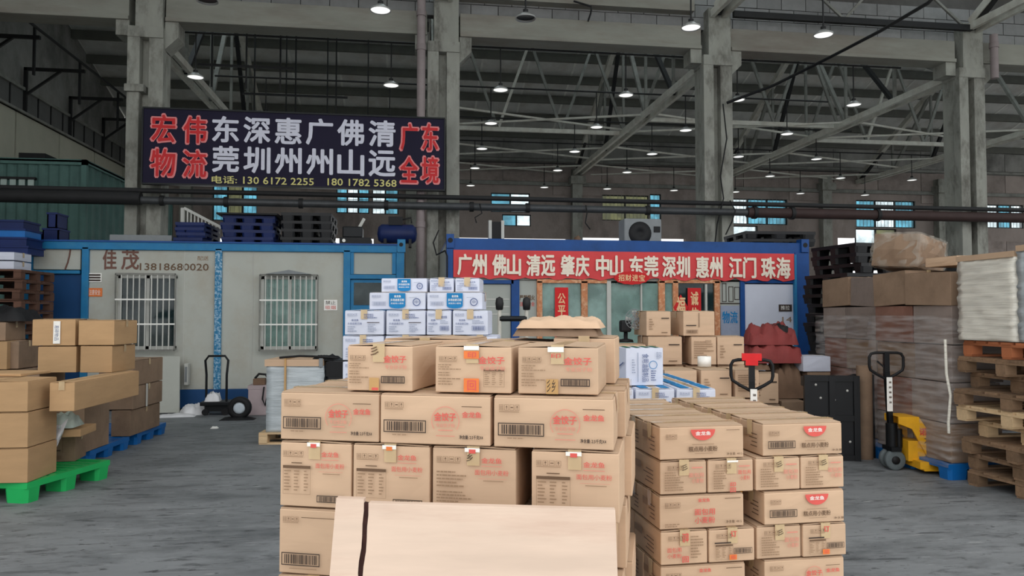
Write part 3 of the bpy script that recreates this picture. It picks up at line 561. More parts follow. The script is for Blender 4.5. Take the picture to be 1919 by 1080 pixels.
mb = MB(); prect(mb, 607, 632, 562, 582, LY, .008, .016, 'white'); n3 = mb.build('notice', lo); mb = MB(); ptext(mb, '禁止', 610, 629, 564, 571, LY + .005, 'dink'); ptext(mb, '吸烟', 610, 629, 573, 580, LY + .005, 'red'); mb.build('printing', n3)
# ---- right office, deep blue frame, glass front
RY = 11.8; XX = lambda px: atY(px, 600, RY).x
ro = thing('container_office', 'deep blue framed container office with glass front under a long red banner', 'cabin', (XX(1150), RY, 0))
xa, xb = XX(836), XX(1516)
bevel(MB().box(xa, xb, RY - .03, RY + .14, 2.56, 2.76, 'darkblue').build('top_rail', ro), .01)
MB().box(xa, xb, RY + .1, RY + 2.3, 2.68, 2.73, 'darkblue').build('roof_panel', ro)
for a, b, m in ((836, 849, 'darkblue'), (1489, 1516, 'darkblue')): bevel(MB().box(XX(a), XX(b), RY - .04, RY + .14, .05, 2.6, m).build('frame_post', ro), .01)
MB().box(XX(1489) - .02, XX(1491), RY - .06, RY, .05, 2.56, 'blue').build('post_edge', ro)
for px in (836, 1500):
    c = MB(); c.box(XX(px), XX(px + 14), RY - .07, RY + .1, 2.6, 2.82, 'darkblue'); c.cyl((XX(px + 7), RY - .075, 2.72), (XX(px + 7), RY - .06, 2.72), .04, 'black', 12); c.build('corner_casting', ro)
MB().box(xa, xb, RY + 2.25, RY + 2.3, .05, 2.68, 'room').build('wall_panel', ro); MB().box(xa, xa + .05, RY + .1, RY + 2.25, .05, 2.68, 'office2').build('wall_panel', ro); MB().box(xb - .05, xb, RY + .1, RY + 2.25, .05, 2.68, 'darkblue').build('wall_panel', ro)
MB().box(xa, xb, RY, RY + 2.3, .02, .06, 'room').build('floor_panel', ro)
prect(MB(), 849, 1489, 471, 527, RY, .02, .08, 'office').build('upper_panel', ro)
prect(MB(), 849, 898, 527, 770, RY, .02, .08, 'office').build('wall_panel', ro)
dl = prect(MB(), 899, 957, 533, 770, RY, .02, .07, 'office2').build('door', ro); prect(MB(), 897, 962, 525, 532, RY, -.02, .05, 'darkblue').build('door_head', ro); prect(MB(), 958, 973, 524, 770, RY, -.02, .06, 'darkblue').build('frame_post', ro)
mb = MB(); prect(mb, 903, 911, 550, 560, RY, .01, .02, 'white'); n = mb.build('door_notice', dl)
for k in range(3): prect(MB(), 902, 955, 560 + 14 * k, 562 + 14 * k, RY, .014, .022, 'lightgrey').build('rib', dl)
prect(MB(), 973, 1006, 525, 770, RY, .02, .08, 'office2').build('wall_panel', ro)
mb = MB(); ptext(mb, '严禁烟火', 974, 1002, 553, 563, RY + .014, 'ink', .02); ptext(mb, '注意安全', 974, 1002, 566, 574, RY + .014, 'red', .01); mb.build('stencil_lettering', ro)
# sliding glass front
def framebar(a, b, c, d, m='frame_wood', name='window_frame'): return bevel(prect(MB(), a, b, c, d, RY, -.03, .06, m).build(name, ro), .004)
for a, b in ((1006, 1016), (1089, 1101), (1234, 1246), (1261, 1271), (1339, 1349)): framebar(a, b, 527, 770)
framebar(1137, 1145, 527, 770, 'lightgrey', 'window_post'); framebar(1200, 1203, 533, 700, 'lightgrey', 'window_post'); framebar(1321, 1325, 533, 700, 'lightgrey', 'window_post')
for a, b in ((1006, 1137), (1234, 1349)): framebar(a, b, 524, 531)
for a, b, m in ((1016, 1089, 'greenglass'), (1101, 1137, 'greenglass'), (1145, 1234, 'greenglass'), (1246, 1261, 'greenglass'), (1271, 1339, 'darkglass')): prect(MB(), a, b, 531, 770, RY, .01, .02, m).build('pane', ro)
prect(MB(), 1349, 1388, 525, 770, RY, .02, .08, 'office2').build('wall_panel', ro)
mb = MB()
for a, b, c, d in ((1354, 1362, 531, 566), (1366, 1375, 537, 566), (1377, 1387, 538, 562)):
    for e, f, g, h in ((a, b, c, c + 1.2), (a, b, d - 1.2, d), (a, a + 1, c, d), (b - 1, b, c, d)): prect(mb, e, f, g, h, RY, .012, .018, 'dink')
prect(mb, 1350, 1388, 568, 570, RY, .012, .018, 'dink'); mb.build('drawn_poster', ro)['label'] = 'line drawing of three tall towers'
mb = MB(); prect(mb, 1351, 1386, 573, 640, RY, .008, .016, 'greyink'); ps = mb.build('poster', ro); mb = MB(); ptext(mb, '物流', 1354, 1382, 584, 606, RY + .004, 'blue_ink', .02); mb.build('printing', ps)
prect(MB(), 1388, 1396, 524, 770, RY, -.02, .06, 'darkblue').build('frame_post', ro); prect(MB(), 1394, 1489, 524, 531, RY, -.02, .06, 'darkblue').build('door_head', ro)
dr = prect(MB(), 1397, 1488, 533, 770, RY, .01, .06, 'white_card').build('door', ro)
mb = MB(); prect(mb, 1460, 1484, 571, 584, RY, .0, .01, 'dink'); n = mb.build('door_notice', dr); mb = MB(); ptext(mb, '推拉', 1463, 1480, 573, 581, RY - .004, 'white'); mb.build('printing', n)
mb = MB(); ptext(mb, '14', 1466, 1484, 594, 604, RY + .002, 'paleink'); mb.build('scribble', dr)
bevel(prect(MB(), 1395, 1403, 636, 650, RY, -.06, .01, 'black').build('door_lock', dr), .004); prect(MB(), 1395, 1410, 630, 633, RY, -.08, .01, 'black').build('door_handle', dr)
# furniture seen through the glass
t = thing('filing_cabinet', 'blue cabinet standing inside behind the glass front', 'cabinet', (XX(1115), RY + .9, .06)); mb = MB().box(XX(1098), XX(1130), RY + .9, RY + 1.3, .07, 1.45, 'inside_blue'); mb.build('body', t)
for k in range(4): MB().box(XX(1098) + .02, XX(1130) - .02, RY + .88, RY + .9, .1 + k * .34, .4 + k * .34, 'inside_blue').build('drawer', t)
tag(MB().box(XX(1062), XX(1080), RY + 1.2, RY + 1.5, .07, 1.62, 'lightgrey').build('steel_locker'), 'pale grey locker inside the glass front behind the red couplet', 'locker')
t = thing('picture_frame', 'black framed picture hanging inside above the stacked brown cartons', 'picture', (XX(1215), RY + 2.2, 1.95)); mb = MB()
a, b, c, d = XX(1190), XX(1262), 1.95, 2.3
MB().box(a, b, RY + 2.21, RY + 2.24, c, d, 'greenglass').build('picture', t)
for e, f, g, h in ((a, b, c, c + .05), (a, b, d - .05, d), (a, a + .05, c, d), (b - .05, b, c, d)): mb.box(e, f, RY + 2.16, RY + 2.21, g, h, 'black')
mb.build('frame', t)
# banner
by = RY - .05
t = thing('banner', 'long red cloth banner with pale city names above the glass front', 'banner', (XX(1168), by, 2.1))
x0, x1 = XX(849), XX(1487); zt = atY(1168, 472, by).z; zb = atY(1168, 524, by).z; mb = MB(); n = 60; vs = []
for i in range(n + 1):
    x = x0 + (x1 - x0) * i / n; w = .008 * math.sin(i * .9) + .006 * math.sin(i * 2.3)
    vs += [(x, by + w, zb + .02 * math.sin(i * 1.7) + (.02 if i % 7 == 0 else 0)), (x, by - .4 * w, (zt + zb) / 2), (x, by, zt)]
mb.add(vs, [(3 * i + k, 3 * i + 3 + k, 3 * i + 4 + k, 3 * i + 1 + k) for i in range(n) for k in (0, 1)], 'banner', True); mb.build('cloth', t)
mb = MB()
for w, (a, b) in zip(('广州', '佛山', '清远', '肇庆', '中山', '东莞', '深圳', '惠州', '江门', '珠海'), ((858, 912), (923, 976), (987, 1040), (1051, 1104), (1117, 1167), (1179, 1233), (1241, 1292), (1304, 1353), (1366, 1416), (1426, 1480))):
    c = (a + b) / 2; yy = 473 + (c - 858) * .011
    for ch, q in ((w[0], a), (w[1], c + 1)): p0, p1 = atY(q, 490, by), atY(q + (b - a) / 2 - 2, 490, by); mb.text(ch, p0.x, p1.x, atY(c, yy + 42, by).z, atY(c, yy + 4, by).z, by - .025, 'bannerlet', .03)
mb.build('lettering', t)
def redpaper(name, lab, a, b, c, d, s, shape='rect', vertical=True, glyph='gold'):
    y = RY - .035 if shape != 'oval' else RY - .1; t = thing(name, lab, 'paper sign', (XX((a + b) / 2), y, atY(a, d, y).z))
    p, q = atY(a, (c + d) / 2, y), atY(b, (c + d) / 2, y); zt, zb = atY((a + b) / 2, c, y).z, atY((a + b) / 2, d, y).z; mb = MB(); cx, cz, rx, rz_ = (p.x + q.x) / 2, (zt + zb) / 2, (q.x - p.x) / 2, (zt - zb) / 2
    if shape == 'rect': mb.box(p.x, q.x, y, y + .006, zb, zt, 'couplet')
    else:
        n = 28 if shape == 'oval' else 4
        pts = [(cx + math.cos(2 * math.pi * i / n) * rx * (1 + (.05 * (i % 2) if n > 4 else 0)), cz + math.sin(2 * math.pi * i / n) * rz_ * (1 + (.08 * (i % 2) if n > 4 else 0))) for i in range(n)]
        mb.add([(x, y, z) for x, z in pts] + [(x, y + .006, z) for x, z in pts], [tuple(range(n)), tuple(range(2 * n - 1, n - 1, -1))] + [(i, n + i, n + (i + 1) % n, (i + 1) % n) for i in range(n)], 'couplet')
    mb.build('paper', t); mb = MB(); L = len(s)
    for i, ch in enumerate(s):
        if vertical: h = (zt - zb) * .82 / L; z1 = zt - (zt - zb) * .1 - i * h; mb.text(ch, cx - rx * .55, cx + rx * .55, z1 - h * .85, z1, y - .004, glyph, .02)
        else: w = 2 * rx * .8 / L; x0 = cx - rx * .8 + i * w; mb.text(ch, x0 + w * .05, x0 + w * .9, cz - rz_ * .5, cz + rz_ * .5, y - .004, glyph, .02)
    mb.build('lettering', t); return t
redpaper('paper_oval', 'small red oval paper sign hanging below the red banner', 1152, 1216, 509, 533, '招财进宝', 'oval', False)
redpaper('paper_couplet', 'long narrow red paper couplet on the left glass panel', 1040, 1065, 539, 650, '公平交易')
redpaper('paper_couplet', 'shorter red paper couplet on the right glass panel above the cartons', 1289, 1314, 540, 612, '诚信')
redpaper('paper_diamond', 'red diamond paper charm beside the shorter couplet', 1262, 1290, 552, 602, '福', 'diamond')
# ---- teal containers, two high, behind the left office
TY = 17.0; ta, tb = -9.24, atY(160, 400, TY).x; TL = 6.0
for k in range(2):
    z0, z1 = k * 2.44, k * 2.44 + 2.43
    t = thing('shipping_container', '%s teal corrugated shipping container of the pair by the left wall' % ('lower' if k == 0 else 'upper'), 'container', ((ta + tb) / 2, TY + 3, z0), 0, 'stacked teal containers')
    mb = MB(); n = 60; v = []                       # corrugated right side
    for i in range(n + 1):
        y = TY + .1 + (TL - .2) * i / n; off = (0, .035, .035, 0)[i % 4]; v += [(tb - .03 - off, y, z0 + .1), (tb - .03 - off, y, z1 - .1)]
    mb.add(v, [(2 * i, 2 * i + 2, 2 * i + 3, 2 * i + 1) for i in range(n)], 'teal'); mb.build('side_wall', t)
    mb = MB(); n = 44; v = []
    for i in range(n + 1):
        x = ta + .08 + (tb - ta - .16) * i / n; off = (0, .03, .03, 0)[i % 4]; v += [(x, TY + .05 + off, z0 + .1), (x, TY + .05 + off, z1 - .1)]
    mb.add(v, [(2 * i, 2 * i + 2, 2 * i + 3, 2 * i + 1) for i in range(n)], 'teal'); mb.build('end_wall', t)
    MB().box(ta, tb, TY, TY + TL, z1 - .06, z1 - .02, 'teal').build('roof_panel', t); MB().box(ta, ta + .04, TY, TY + TL, z0 + .05, z1 - .06, 'teal').build('far_wall', t); MB().box(ta, tb, TY + TL - .05, TY + TL, z0 + .05, z1 - .06, 'teal').build('back_wall', t)
    MB().box(ta, tb, TY, TY + TL, z0 + .02, z0 + .08, 'teal').build('floor_panel', t)
    for x0, x1 in ((ta, ta + .1), (tb - .1, tb)):
        for y0 in (TY, TY + TL - .1): MB().box(x0, x1, y0, y0 + .1, z0, z1, 'teal').build('corner_post', t)
    for y0 in (TY, TY + TL - .08): MB().box(ta, tb, y0, y0 + .08, z1 - .12, z1, 'teal').build('end_rail', t)
    for x0, x1 in ((ta, ta + .08), (tb - .08, tb)): MB().box(x0, x1, TY, TY + TL, z1 - .1, z1, 'teal').build('top_rail', t); MB().box(x0, x1, TY, TY + TL, z0, z0 + .12, 'teal').build('bottom_rail', t)
    if k:
        a, b = atY(0, 350, TY).x - .2, atY(66, 350, TY).x; zt, zb = atY(30, 336, TY).z, atY(30, 360, TY).z
        w = MB(); w.box(a, b, TY - .02, TY + .06, zt, zt + .05, 'dark_steel').box(a, b, TY - .02, TY + .06, zb - .05, zb, 'dark_steel').build('window_frame', t)
        wf = w.build('window_frame', t) if False else [c for c in t.children if c.name.startswith('window_frame')][0]
        for i in range(5):
            x = a + (b - a) * i / 5; MB().box(x + .03, x + (b - a) / 5 - .03, TY, TY + .02, zb, zt, 'window_backing').build('pane', wf)
tag(MB().tube([atY(822, 432, 13.6), atY(812, 455, 12.6), atY(818, 478, 12.2), atY(834, 470, 11.75), atY(838, 480, 11.7), atY(838, 520, 11.7), atY(838, 600, 11.7)], .012, 'black', 6).build('loose_cable'), 'black cable looping down the left post of the deep blue office', 'cable')
tag(MB().box(atY(35, 285, 17.4).x, atY(85, 285, 17.4).x, 17.4, 18, 4.88, 5.06, 'black').build('black_case'), 'low black case lying on the upper teal container', 'case')
# ================================================================ CARTONS
_BODY = {}
def carton_body(w, d, h, m, mt, gap=True, bulge=.005, seed=0):
    key = (round(w, 3), round(d, 3), round(h, 3), m, mt, seed)
    if key in _BODY: return _BODY[key]
    R = random.Random(seed + int(w * 1000)); bm = bmesh.new(); n = 4
    faces = [((-1, -1, -1), (2, 0, 0), (0, 0, 2)), ((1, -1, -1), (0, 2, 0), (0, 0, 2)), ((1, 1, -1), (-2, 0, 0), (0, 0, 2)), ((-1, 1, -1), (0, -2, 0), (0, 0, 2)), ((-1, -1, 1), (2, 0, 0), (0, 2, 0)), ((-1, 1, -1), (2, 0, 0), (0, -2, 0))]
    hs = Vector((w / 2, d / 2, h / 2))
    for fi, (o, a, b) in enumerate(faces):
        o, a, b = Vector(o), Vector(a), Vector(b); nr = a.cross(b).normalized(); g = []
        for i in range(n + 1):
            for j in range(n + 1):
                u, v = i / n, j / n; p = o + a * u + b * v; p = Vector((p.x * hs.x, p.y * hs.y, p.z * hs.z))
                k = 16 * u * (1 - u) * v * (1 - v); p += nr * (bulge * k * (R.random() * .8 + .4 if fi < 4 else .3))
                p.z += h / 2; g.append(bm.verts.new(p))
        for i in range(n):
            for j in range(n):
                f = bm.faces.new((g[i * (n + 1) + j], g[(i + 1) * (n + 1) + j], g[(i + 1) * (n + 1) + j + 1], g[i * (n + 1) + j + 1])); f.material_index = 1 if fi == 4 else 0
    bmesh.ops.remove_doubles(bm, verts=bm.verts, dist=1e-5)
    bm.normal_update()
    ed = [e for e in bm.edges if len(e.link_faces) == 2 and e.calc_face_angle(0) > 1.0]
    bmesh.ops.bevel(bm, geom=ed, offset=.004, segments=2, affect='EDGES', profile=.5)
    me = bpy.data.meshes.new('body'); bm.to_mesh(me); bm.free(); me.materials.append(M[m]); me.materials.append(M[mt])
    _BODY[key] = me; return me
_FLAP = {}
def flap_mesh(w, d, h, mt):
    key = (w, d, h, mt)
    if key not in _FLAP:
        out = []
        for s in (-1, 1):
            mb = MB(); y0, y1 = (-d / 2 + .004, -.003) if s < 0 else (.003, d / 2 - .004); r0, r1 = (.001, .006) if s < 0 else (.006, .001); z = h
            x = w / 2 - .003
            mb.add([(-x, y0, z + r0), (x, y0, z + r0), (x, y1, z + r1), (-x, y1, z + r1), (-x, y0, z + r0 + .004), (x, y0, z + r0 + .004), (x, y1, z + r1 + .004), (-x, y1, z + r1 + .004)], [(3, 2, 1, 0), (4, 5, 6, 7), (0, 1, 5, 4), (1, 2, 6, 5), (2, 3, 7, 6), (3, 0, 4, 7)], mt); out.append(mb.mesh('flap'))
        tp = MB(); tp.box(-w / 2 - .001, w / 2 + .001, -.024, .024, h + .0105, h + .0115, 'tape'); tp.box(-w / 2 - .0105, -w / 2 - .0095, -.024, .024, h - .06, h + .0115, 'tape'); tp.box(w / 2 + .0095, w / 2 + .0105, -.024, .024, h - .06, h + .0115, 'tape')
        _FLAP[key] = (out[0], out[1], tp.mesh('tape'))
    return _FLAP[key]
_PR = {}
def prints(style, w, h, fy):
    """printed face, local: x -w/2..w/2, z 0..h on the plane y = fy; returns list of (name, mesh)"""
    key = (style, round(w, 3), round(h, 3), round(fy, 4))
    if key in _PR: return _PR[key]
    X_ = lambda u: (u - .5) * w; Z_ = lambda v: (1 - v) * h
    ink = MB(); redm = MB(); stk = MB()
    def T(mb, s, u0, u1, v0, v1, m, b=0.0, rot=0, dy=0): mb.text(s, X_(u0), X_(u1), Z_(v1), Z_(v0), fy - dy, m, b, rot)
    def Rc(mb, u0, u1, v0, v1, m, dy=0): mb.rect(X_(u0), X_(u1), Z_(v1), Z_(v0), fy - dy, m)
    def frame(u0, u1, v0, v1, m, t=.0035):
        x0, x1, z0, z1 = X_(u0), X_(u1), Z_(v1), Z_(v0)
        for a, b, c, d in ((x0, x1, z0, z0 + t), (x0, x1, z1 - t, z1), (x0, x0 + t, z0 + t, z1 - t), (x1 - t, x1, z0 + t, z1 - t)): ink.rect(a, b, c, d, fy, m)
    def barcode(u0, u1, v0, v1, m='dink', t=.0035):
        frame(u0, u1, v0, v1, m, t); R = random.Random(5); u = u0 + (u1 - u0) * .08
        while u < u1 - (u1 - u0) * .08: a = R.uniform(.6, 2.2) * (u1 - u0) / 70; Rc(ink, u, u + a, v0 + (v1 - v0) * .14, v1 - (v1 - v0) * .14, m); u += a + R.uniform(.6, 1.8) * (u1 - u0) / 70
    def icons(u0, u1, v0, v1, m='paleink', m2='ink'):
        n = 4
        for i in range(n):
            a = u0 + (u1 - u0) * i / n; b = a + (u1 - u0) / n * .82; frame(a, b, v0, v0 + (v1 - v0) * .75, m, .0014)
            c = (a + b) / 2
            if i == 0: [Rc(ink, a + (b - a) * k, a + (b - a) * (k + .08), v0 + (v1 - v0) * .12, v0 + (v1 - v0) * .65, m2) for k in (.2, .45, .7)]
            elif i == 2: Rc(ink, a + (b - a) * .2, b - (b - a) * .2, v0 + (v1 - v0) * .3, v0 + (v1 - v0) * .42, m2)
            else: ink.add([(X_(c), fy, Z_(v0 + (v1 - v0) * .1)), (X_(c + (b - a) * .22), fy, Z_(v0 + (v1 - v0) * .35)), (X_(c - (b - a) * .22), fy, Z_(v0 + (v1 - v0) * .35))], [(0, 2, 1)], m2); Rc(ink, c - (b - a) * .05, c + (b - a) * .05, v0 + (v1 - v0) * .35, v0 + (v1 - v0) * .62, m2)
        Rc(ink, u0, u1 - (u1 - u0) * .06, v1 - (v1 - v0) * .13, v1 - (v1 - v0) * .04, m)
    def lines(u0, u1, v0, v1, n, m='paleink', sd=3):
        R = random.Random(sd)
        for i in range(n):
            v = v0 + (v1 - v0) * i / n; L = (u1 - u0) * R.uniform(.45, 1.0); u = u0
            while u < u0 + L: a = R.uniform(.015, .06); Rc(ink, u, min(u + a, u0 + L), v, v + (v1 - v0) / n * .42, m); u += a + .008
    def table(u0, u1, v0, v1, m='ink'):
        Rc(ink, u0, u1, v0, v0 + (v1 - v0) * .1, m); frame(u0, u1, v0, v1, 'paleink', .0012)
        R = random.Random(2)
        for i in range(7):
            v = v0 + (v1 - v0) * (.17 + .11 * i)
            for a, b in ((.04, .3), (.4, .6), (.76, .94)): Rc(ink, u0 + (u1 - u0) * a, u0 + (u1 - u0) * (a + (b - a) * R.uniform(.5, 1)), v, v + (v1 - v0) * .04, 'paleink')
    def ring(cu, cv, r, m, a0=0, a1=360, t=.0022, mb=None, sq=1.0):
        mb = mb or redm; n = 36; vs = []
        for i in range(n + 1):
            a = math.radians(a0 + (a1 - a0) * i / n)
            for rr in (r - t, r): vs.append((X_(cu) + rr * math.cos(a), fy, Z_(cv) + rr * math.sin(a)))
        mb.add(vs, [(2 * i, 2 * i + 1, 2 * i + 3, 2 * i + 2) for i in range(n)][::1], m)
    def sticker(u0, v0, v1, s='印', m='orange', wd=.16): Rc(stk, u0, u0 + wd, v0, v1, m, .0008); T(stk, s, u0 + wd * .25, u0 + wd * .8, v0 + (v1 - v0) * .15, v1 - (v1 - v0) * .15, 'red', .02, 0, .0014)
    def ctape(u0, v0, v1, m='tan_tape', wd=.15): Rc(stk, u0, u0 + wd, v0, v1, m, .0008)
    if style == 'A':
        icons(.05, .23, .13, .29); barcode(.04, .43, .5, .76); lines(.12, .36, .80, .84, 1, 'paleink'); ring(.605, .5, .30 * h, 'pink', -35, 215, .0028)
        T(redm, '金饺子', .505, .7, .33, .5, 'red', .02); T(redm, '专业饺子粉', .52, .69, .55, .63, 'pink', .01); Rc(redm, .54, .67, .68, .70, 'pink'); Rc(redm, .52, .69, .80, .815, 'pink')
        T(redm, '金龙鱼', .755, .925, .3, .42, 'red', .02); Rc(ink, .75, .93, .19, .205, 'ink'); T(ink, '净含量: 2.5千克X4', .73, .94, .78, .86, 'dink', .02)
    elif style in ('T1', 'T2', 'T3'):
        icons(.06, .31, .2, .33); lines(.05, .35, .38, .52, 3); lines(.05, .32, .55, .66, 2, sd=8); lines(.05, .42, .68, .86, 3, sd=5); T(redm, '金饺子', .58, .92, .2, .36, 'red', .02); T(redm, '专业饺子粉', .6, .93, .41, .5, 'pink', .01)
        if style != 'T2': barcode(.54, .9, .66, .82)
        else: table(.65, .92, .48, .86)
        if style == 'T1': ctape(.36, .70, .99); T(stk, '彡', .38, .5, .0, .2, 'ink', .02, 0, .001); Rc(stk, .4, .5, .92, .98, 'red', .0012)
        if style == 'T2': Rc(stk, .39, .59, -.03, .06, 'white', .0008); sticker(.39, .08, .25, '印', 'orange', .2); sticker(.39, .68, .98, '回', 'orange', .2)
        if style == 'T3': Rc(stk, .38, .58, -.02, .09, 'white', .0008); T(stk, '印', .42, .54, .12, .22, 'red', .02, 0, .001); ctape(.36, .67, .99); T(stk, '彡乡', .37, .48, .68, .95, 'dink', .0, 0, .0012)
    elif style in ('S1', 'S2', 'S3'):
        icons(.06, .36, .12, .22)
        if style != 'S3': Rc(ink, .18, .33, .3, .315, 'ink'); table(.06, .45, .35, .8)
        else: lines(.06, .45, .34, .6, 5); lines(.06, .5, .64, .92, 6, sd=9)
        T(redm, '金龙鱼', .60, .84, .12, .20, 'red', .01); Rc(redm, .6, .84, .24, .25, 'pink'); T(redm, '面包用小麦粉', .52, .92, .30, .38, 'red', .0); Rc(redm, .56, .9, .43, .435, 'pink'); Rc(redm, .62, .86, .46, .47, 'paleink')
        if style != 'S3': barcode(.54, .92, .80, .91, t=.003)
        Rc(stk, .4, .58, -.02, .04, 'white', .0008); Rc(stk, .45, .53, .0, .06, 'orange' if style == 'S2' else 'red', .0014)
        if style == 'S3': T(stk, '乡', .42, .5, .06, .18, 'dink', .0, 0, .0015)
    elif style == 'L':
        icons(.05, .22, .1, .2); barcode(.04, .43, .66, .86); Rc(ink, .24, .62, .1, .11, 'ink'); Rc(ink, .12, .4, .9, .91, 'paleink')
    elif style in ('R', 'R2'):
        u = .5 if style == 'R' else .64
        n = 20; vs = [(X_(u) + .145 * w * math.cos(math.pi + math.pi * i / n), fy, Z_(.07) + .34 * h * math.sin(math.pi + math.pi * i / n)) for i in range(n + 1)]
        redm.add(vs, [tuple(range(n + 1))], 'red'); T(redm, '金龙鱼', u - .09, u + .09, .13, .25, 'white', .02, 0, .0008)
        T(ink, '糕点用小麦粉', u - .17, u + .17, .60, .76, 'ink', .02); Rc(ink, u - .13, u + .13, .53, .545, 'paleink'); Rc(ink, u - .1, u + .12, .82, .83, 'paleink'); icons(.06, .2, .2, .36)
        if style == 'R': T(ink, '净含量: 4KG', .78, .97, .82, .9, 'ink', .01); Rc(ink, .78, .94, .1, .115, 'ink')
        else: barcode(.05, .39, .52, .76, t=.003); T(ink, '净含量', .85, .98, .82, .89, 'ink', .01)
    elif style == 'N':
        T(redm, '金龙鱼', .44, .58, .06, .17, 'red', .02); T(redm, '面包用', .4, .64, .38, .58, 'red', .01); T(redm, '小麦粉', .4, .64, .64, .84, 'red', .01); icons(.05, .24, .16, .34); T(ink, '净含量: 4KG', .77, .96, .78, .87, 'ink', .01); lines(.05, .34, .82, .95, 2); Rc(ink, .76, .95, .08, .1, 'ink')
    elif style in ('Q1', 'Q2', 'Q3', 'Q4'):
        icons(.14, .5, .1, .25)
        if style == 'Q1': lines(.08, .5, .3, .92, 8); T(redm, '面包用', .6, .92, .34, .48, 'pink', .01); T(redm, '小麦粉', .66, .92, .52, .66, 'pink', .01); T(stk, '彡', .45, .58, .06, .26, 'dink', .0, 0, .001)
        if style == 'Q2': lines(.1, .45, .3, .92, 8, sd=6); T(redm, '面包用', .64, .92, .3, .44, 'red', .0); T(redm, '小麦粉', .68, .9, .48, .62, 'red', .0); T(stk, '印', .46, .58, .68, .82, 'red', .03, 0, .001); T(stk, '回', .46, .58, .85, .99, 'red', .03, 0, .001); Rc(stk, .4, .64, -.01, .05, 'white', .0008)
        if style == 'Q3': T(redm, '面包用', .12, .42, .45, .6, 'red', .0); T(redm, '小麦粉', .12, .42, .64, .78, 'red', .0); lines(.62, .92, .12, .85, 8, sd=4); T(stk, '订印', .44, .57, .02, .3, 'red', .02, 0, .001); T(stk, '回', .44, .57, .74, .92, 'red', .03, 0, .001)
        if style == 'Q4': Rc(ink, .1, .46, .36, .4, 'dink'); table(.12, .5, .44, .9); barcode(.52, .92, .56, .74, t=.002); sticker(.42, .76, .92, '印', 'orange', .16); T(stk, '订', .45, .58, .02, .2, 'red', .03, 0, .001)
        if style in ('Q1', 'Q2'): Rc(redm, .66, .9, .16, .2, 'pink')
    elif style == 'W':      # white carton, long face with blue shield
        n = 10; pts = [(.36, .0), (.65, .0), (.65, .78)] + [(.505 + .145 * math.cos(math.pi * i / n), .78 + .16 * math.sin(math.pi * i / n)) for i in range(1, n)] + [(.36, .78)]
        stk.add([(X_(a), fy - .0006, Z_(b)) for a, b in pts], [tuple(range(len(pts)))[::-1]], 'blue_ink')
        T(stk, '金龙鱼', .45, .57, .12, .26, 'white', .02, 0, .0012); T(stk, '多用途麦芯粉', .385, .63, .34, .5, 'white', .01, 0, .0012); T(stk, '家庭用小麦粉', .39, .62, .58, .68, 'white', .0, 0, .0012)
        icons(.05, .22, .12, .26, 'greyink', 'navy_ink'); barcode(.06, .30, .52, .76, 'greyink', .002); ring(.85, .55, .15 * h * 1.6, 'navy_ink', 0, 360, .006, stk); T(stk, '中', .82, .88, .45, .65, 'navy_ink', .0, 0, .001); lines(.72, .95, .25, .3, 1, 'greyink')
    elif style in ('V1', 'V2'):
        icons(.07, .34, .1, .22, 'greyink', 'navy_ink'); T(ink, '金龙鱼', .18, .36, .34, .42, 'navy_ink', .02); T(ink, '多用途麦芯粉', .08, .45, .48, .58, 'navy_ink', .0); lines(.08, .42, .64, .92, 3, 'greyink')
        if style == 'V1': lines(.5, .92, .12, .34, 3, 'navy_ink'); Rc(ink, .58, .9, .47, .5, 'dink'); lines(.6, .9, .56, .92, 5, 'greyink', 7)
        else: barcode(.55, .92, .62, .82, 'navy_ink', .002); T(ink, '金龙鱼', .6, .84, .2, .3, 'navy_ink', .02); lines(.56, .92, .38, .56, 3, 'greyink', 4)
    elif style == 'U':      # white carton standing on end: sideways writing
        T(stk, '食用油脂制品', .42, .6, .15, .9, 'navy_ink', .0, 1, .0006); lines(.15, .25, .3, .7, 6, 'greyink'); Rc(ink, .3, .32, .12, .9, 'greyink'); ring(.72, .45, .03, 'blue_ink', 0, 360, .004, stk); lines(.66, .8, .6, .9, 5, 'navy_ink', 2); T(ink, '易碎', .8, .95, .1, .3, 'greyink')
    elif style in ('P1', 'P2', 'P3'):
        if style == 'P1': Rc(ink, .6, .92, .25, .29, 'dink'); lines(.1, .3, .3, .8, 5); Rc(ink, .6, .85, .85, .88, 'ink')
        if style == 'P2': lines(.1, .9, .15, .8, 8); icons(.55, .8, .1, .2)
        if style == 'P3': Rc(ink, .08, .4, .55, .59, 'dink'); barcode(.08, .45, .75, .9, 'ink', .002); Rc(ink, .48, .5, .05, .65, 'ink')
    out = []
    if ink.v: out.append(('printing', ink.mesh('printing')))
    if redm.v: out.append(('red_printing', redm.mesh('red_printing')))
    if stk.v: out.append(('sticker', stk.mesh('sticker')))
    _PR[key] = out; return out
def side_print(w, h, fx):
    key = ('side', round(w, 3), round(h, 3), round(fx, 3))
    if key not in _PR:
        mb = MB(); R = random.Random(4); mb.T = Matrix(((0, 0, 0, fx), (1, 0, 0, 0), (0, 0, 1, 0), (0, 0, 0, 1)))
        for i in range(4): v = h * (.25 + .13 * i); mb.rect(-w * .35, -w * .35 + w * R.uniform(.2, .6), v, v + h * .035, 0, 'ink')
        mb.rect(w * .1, w * .38, h * .55, h * .78, 0, 'paleink'); me = mb.mesh('side_printing'); me.flip_normals() if False else None
        _PR[key] = [('side_printing', me)]
    return _PR[key]
NC = 0
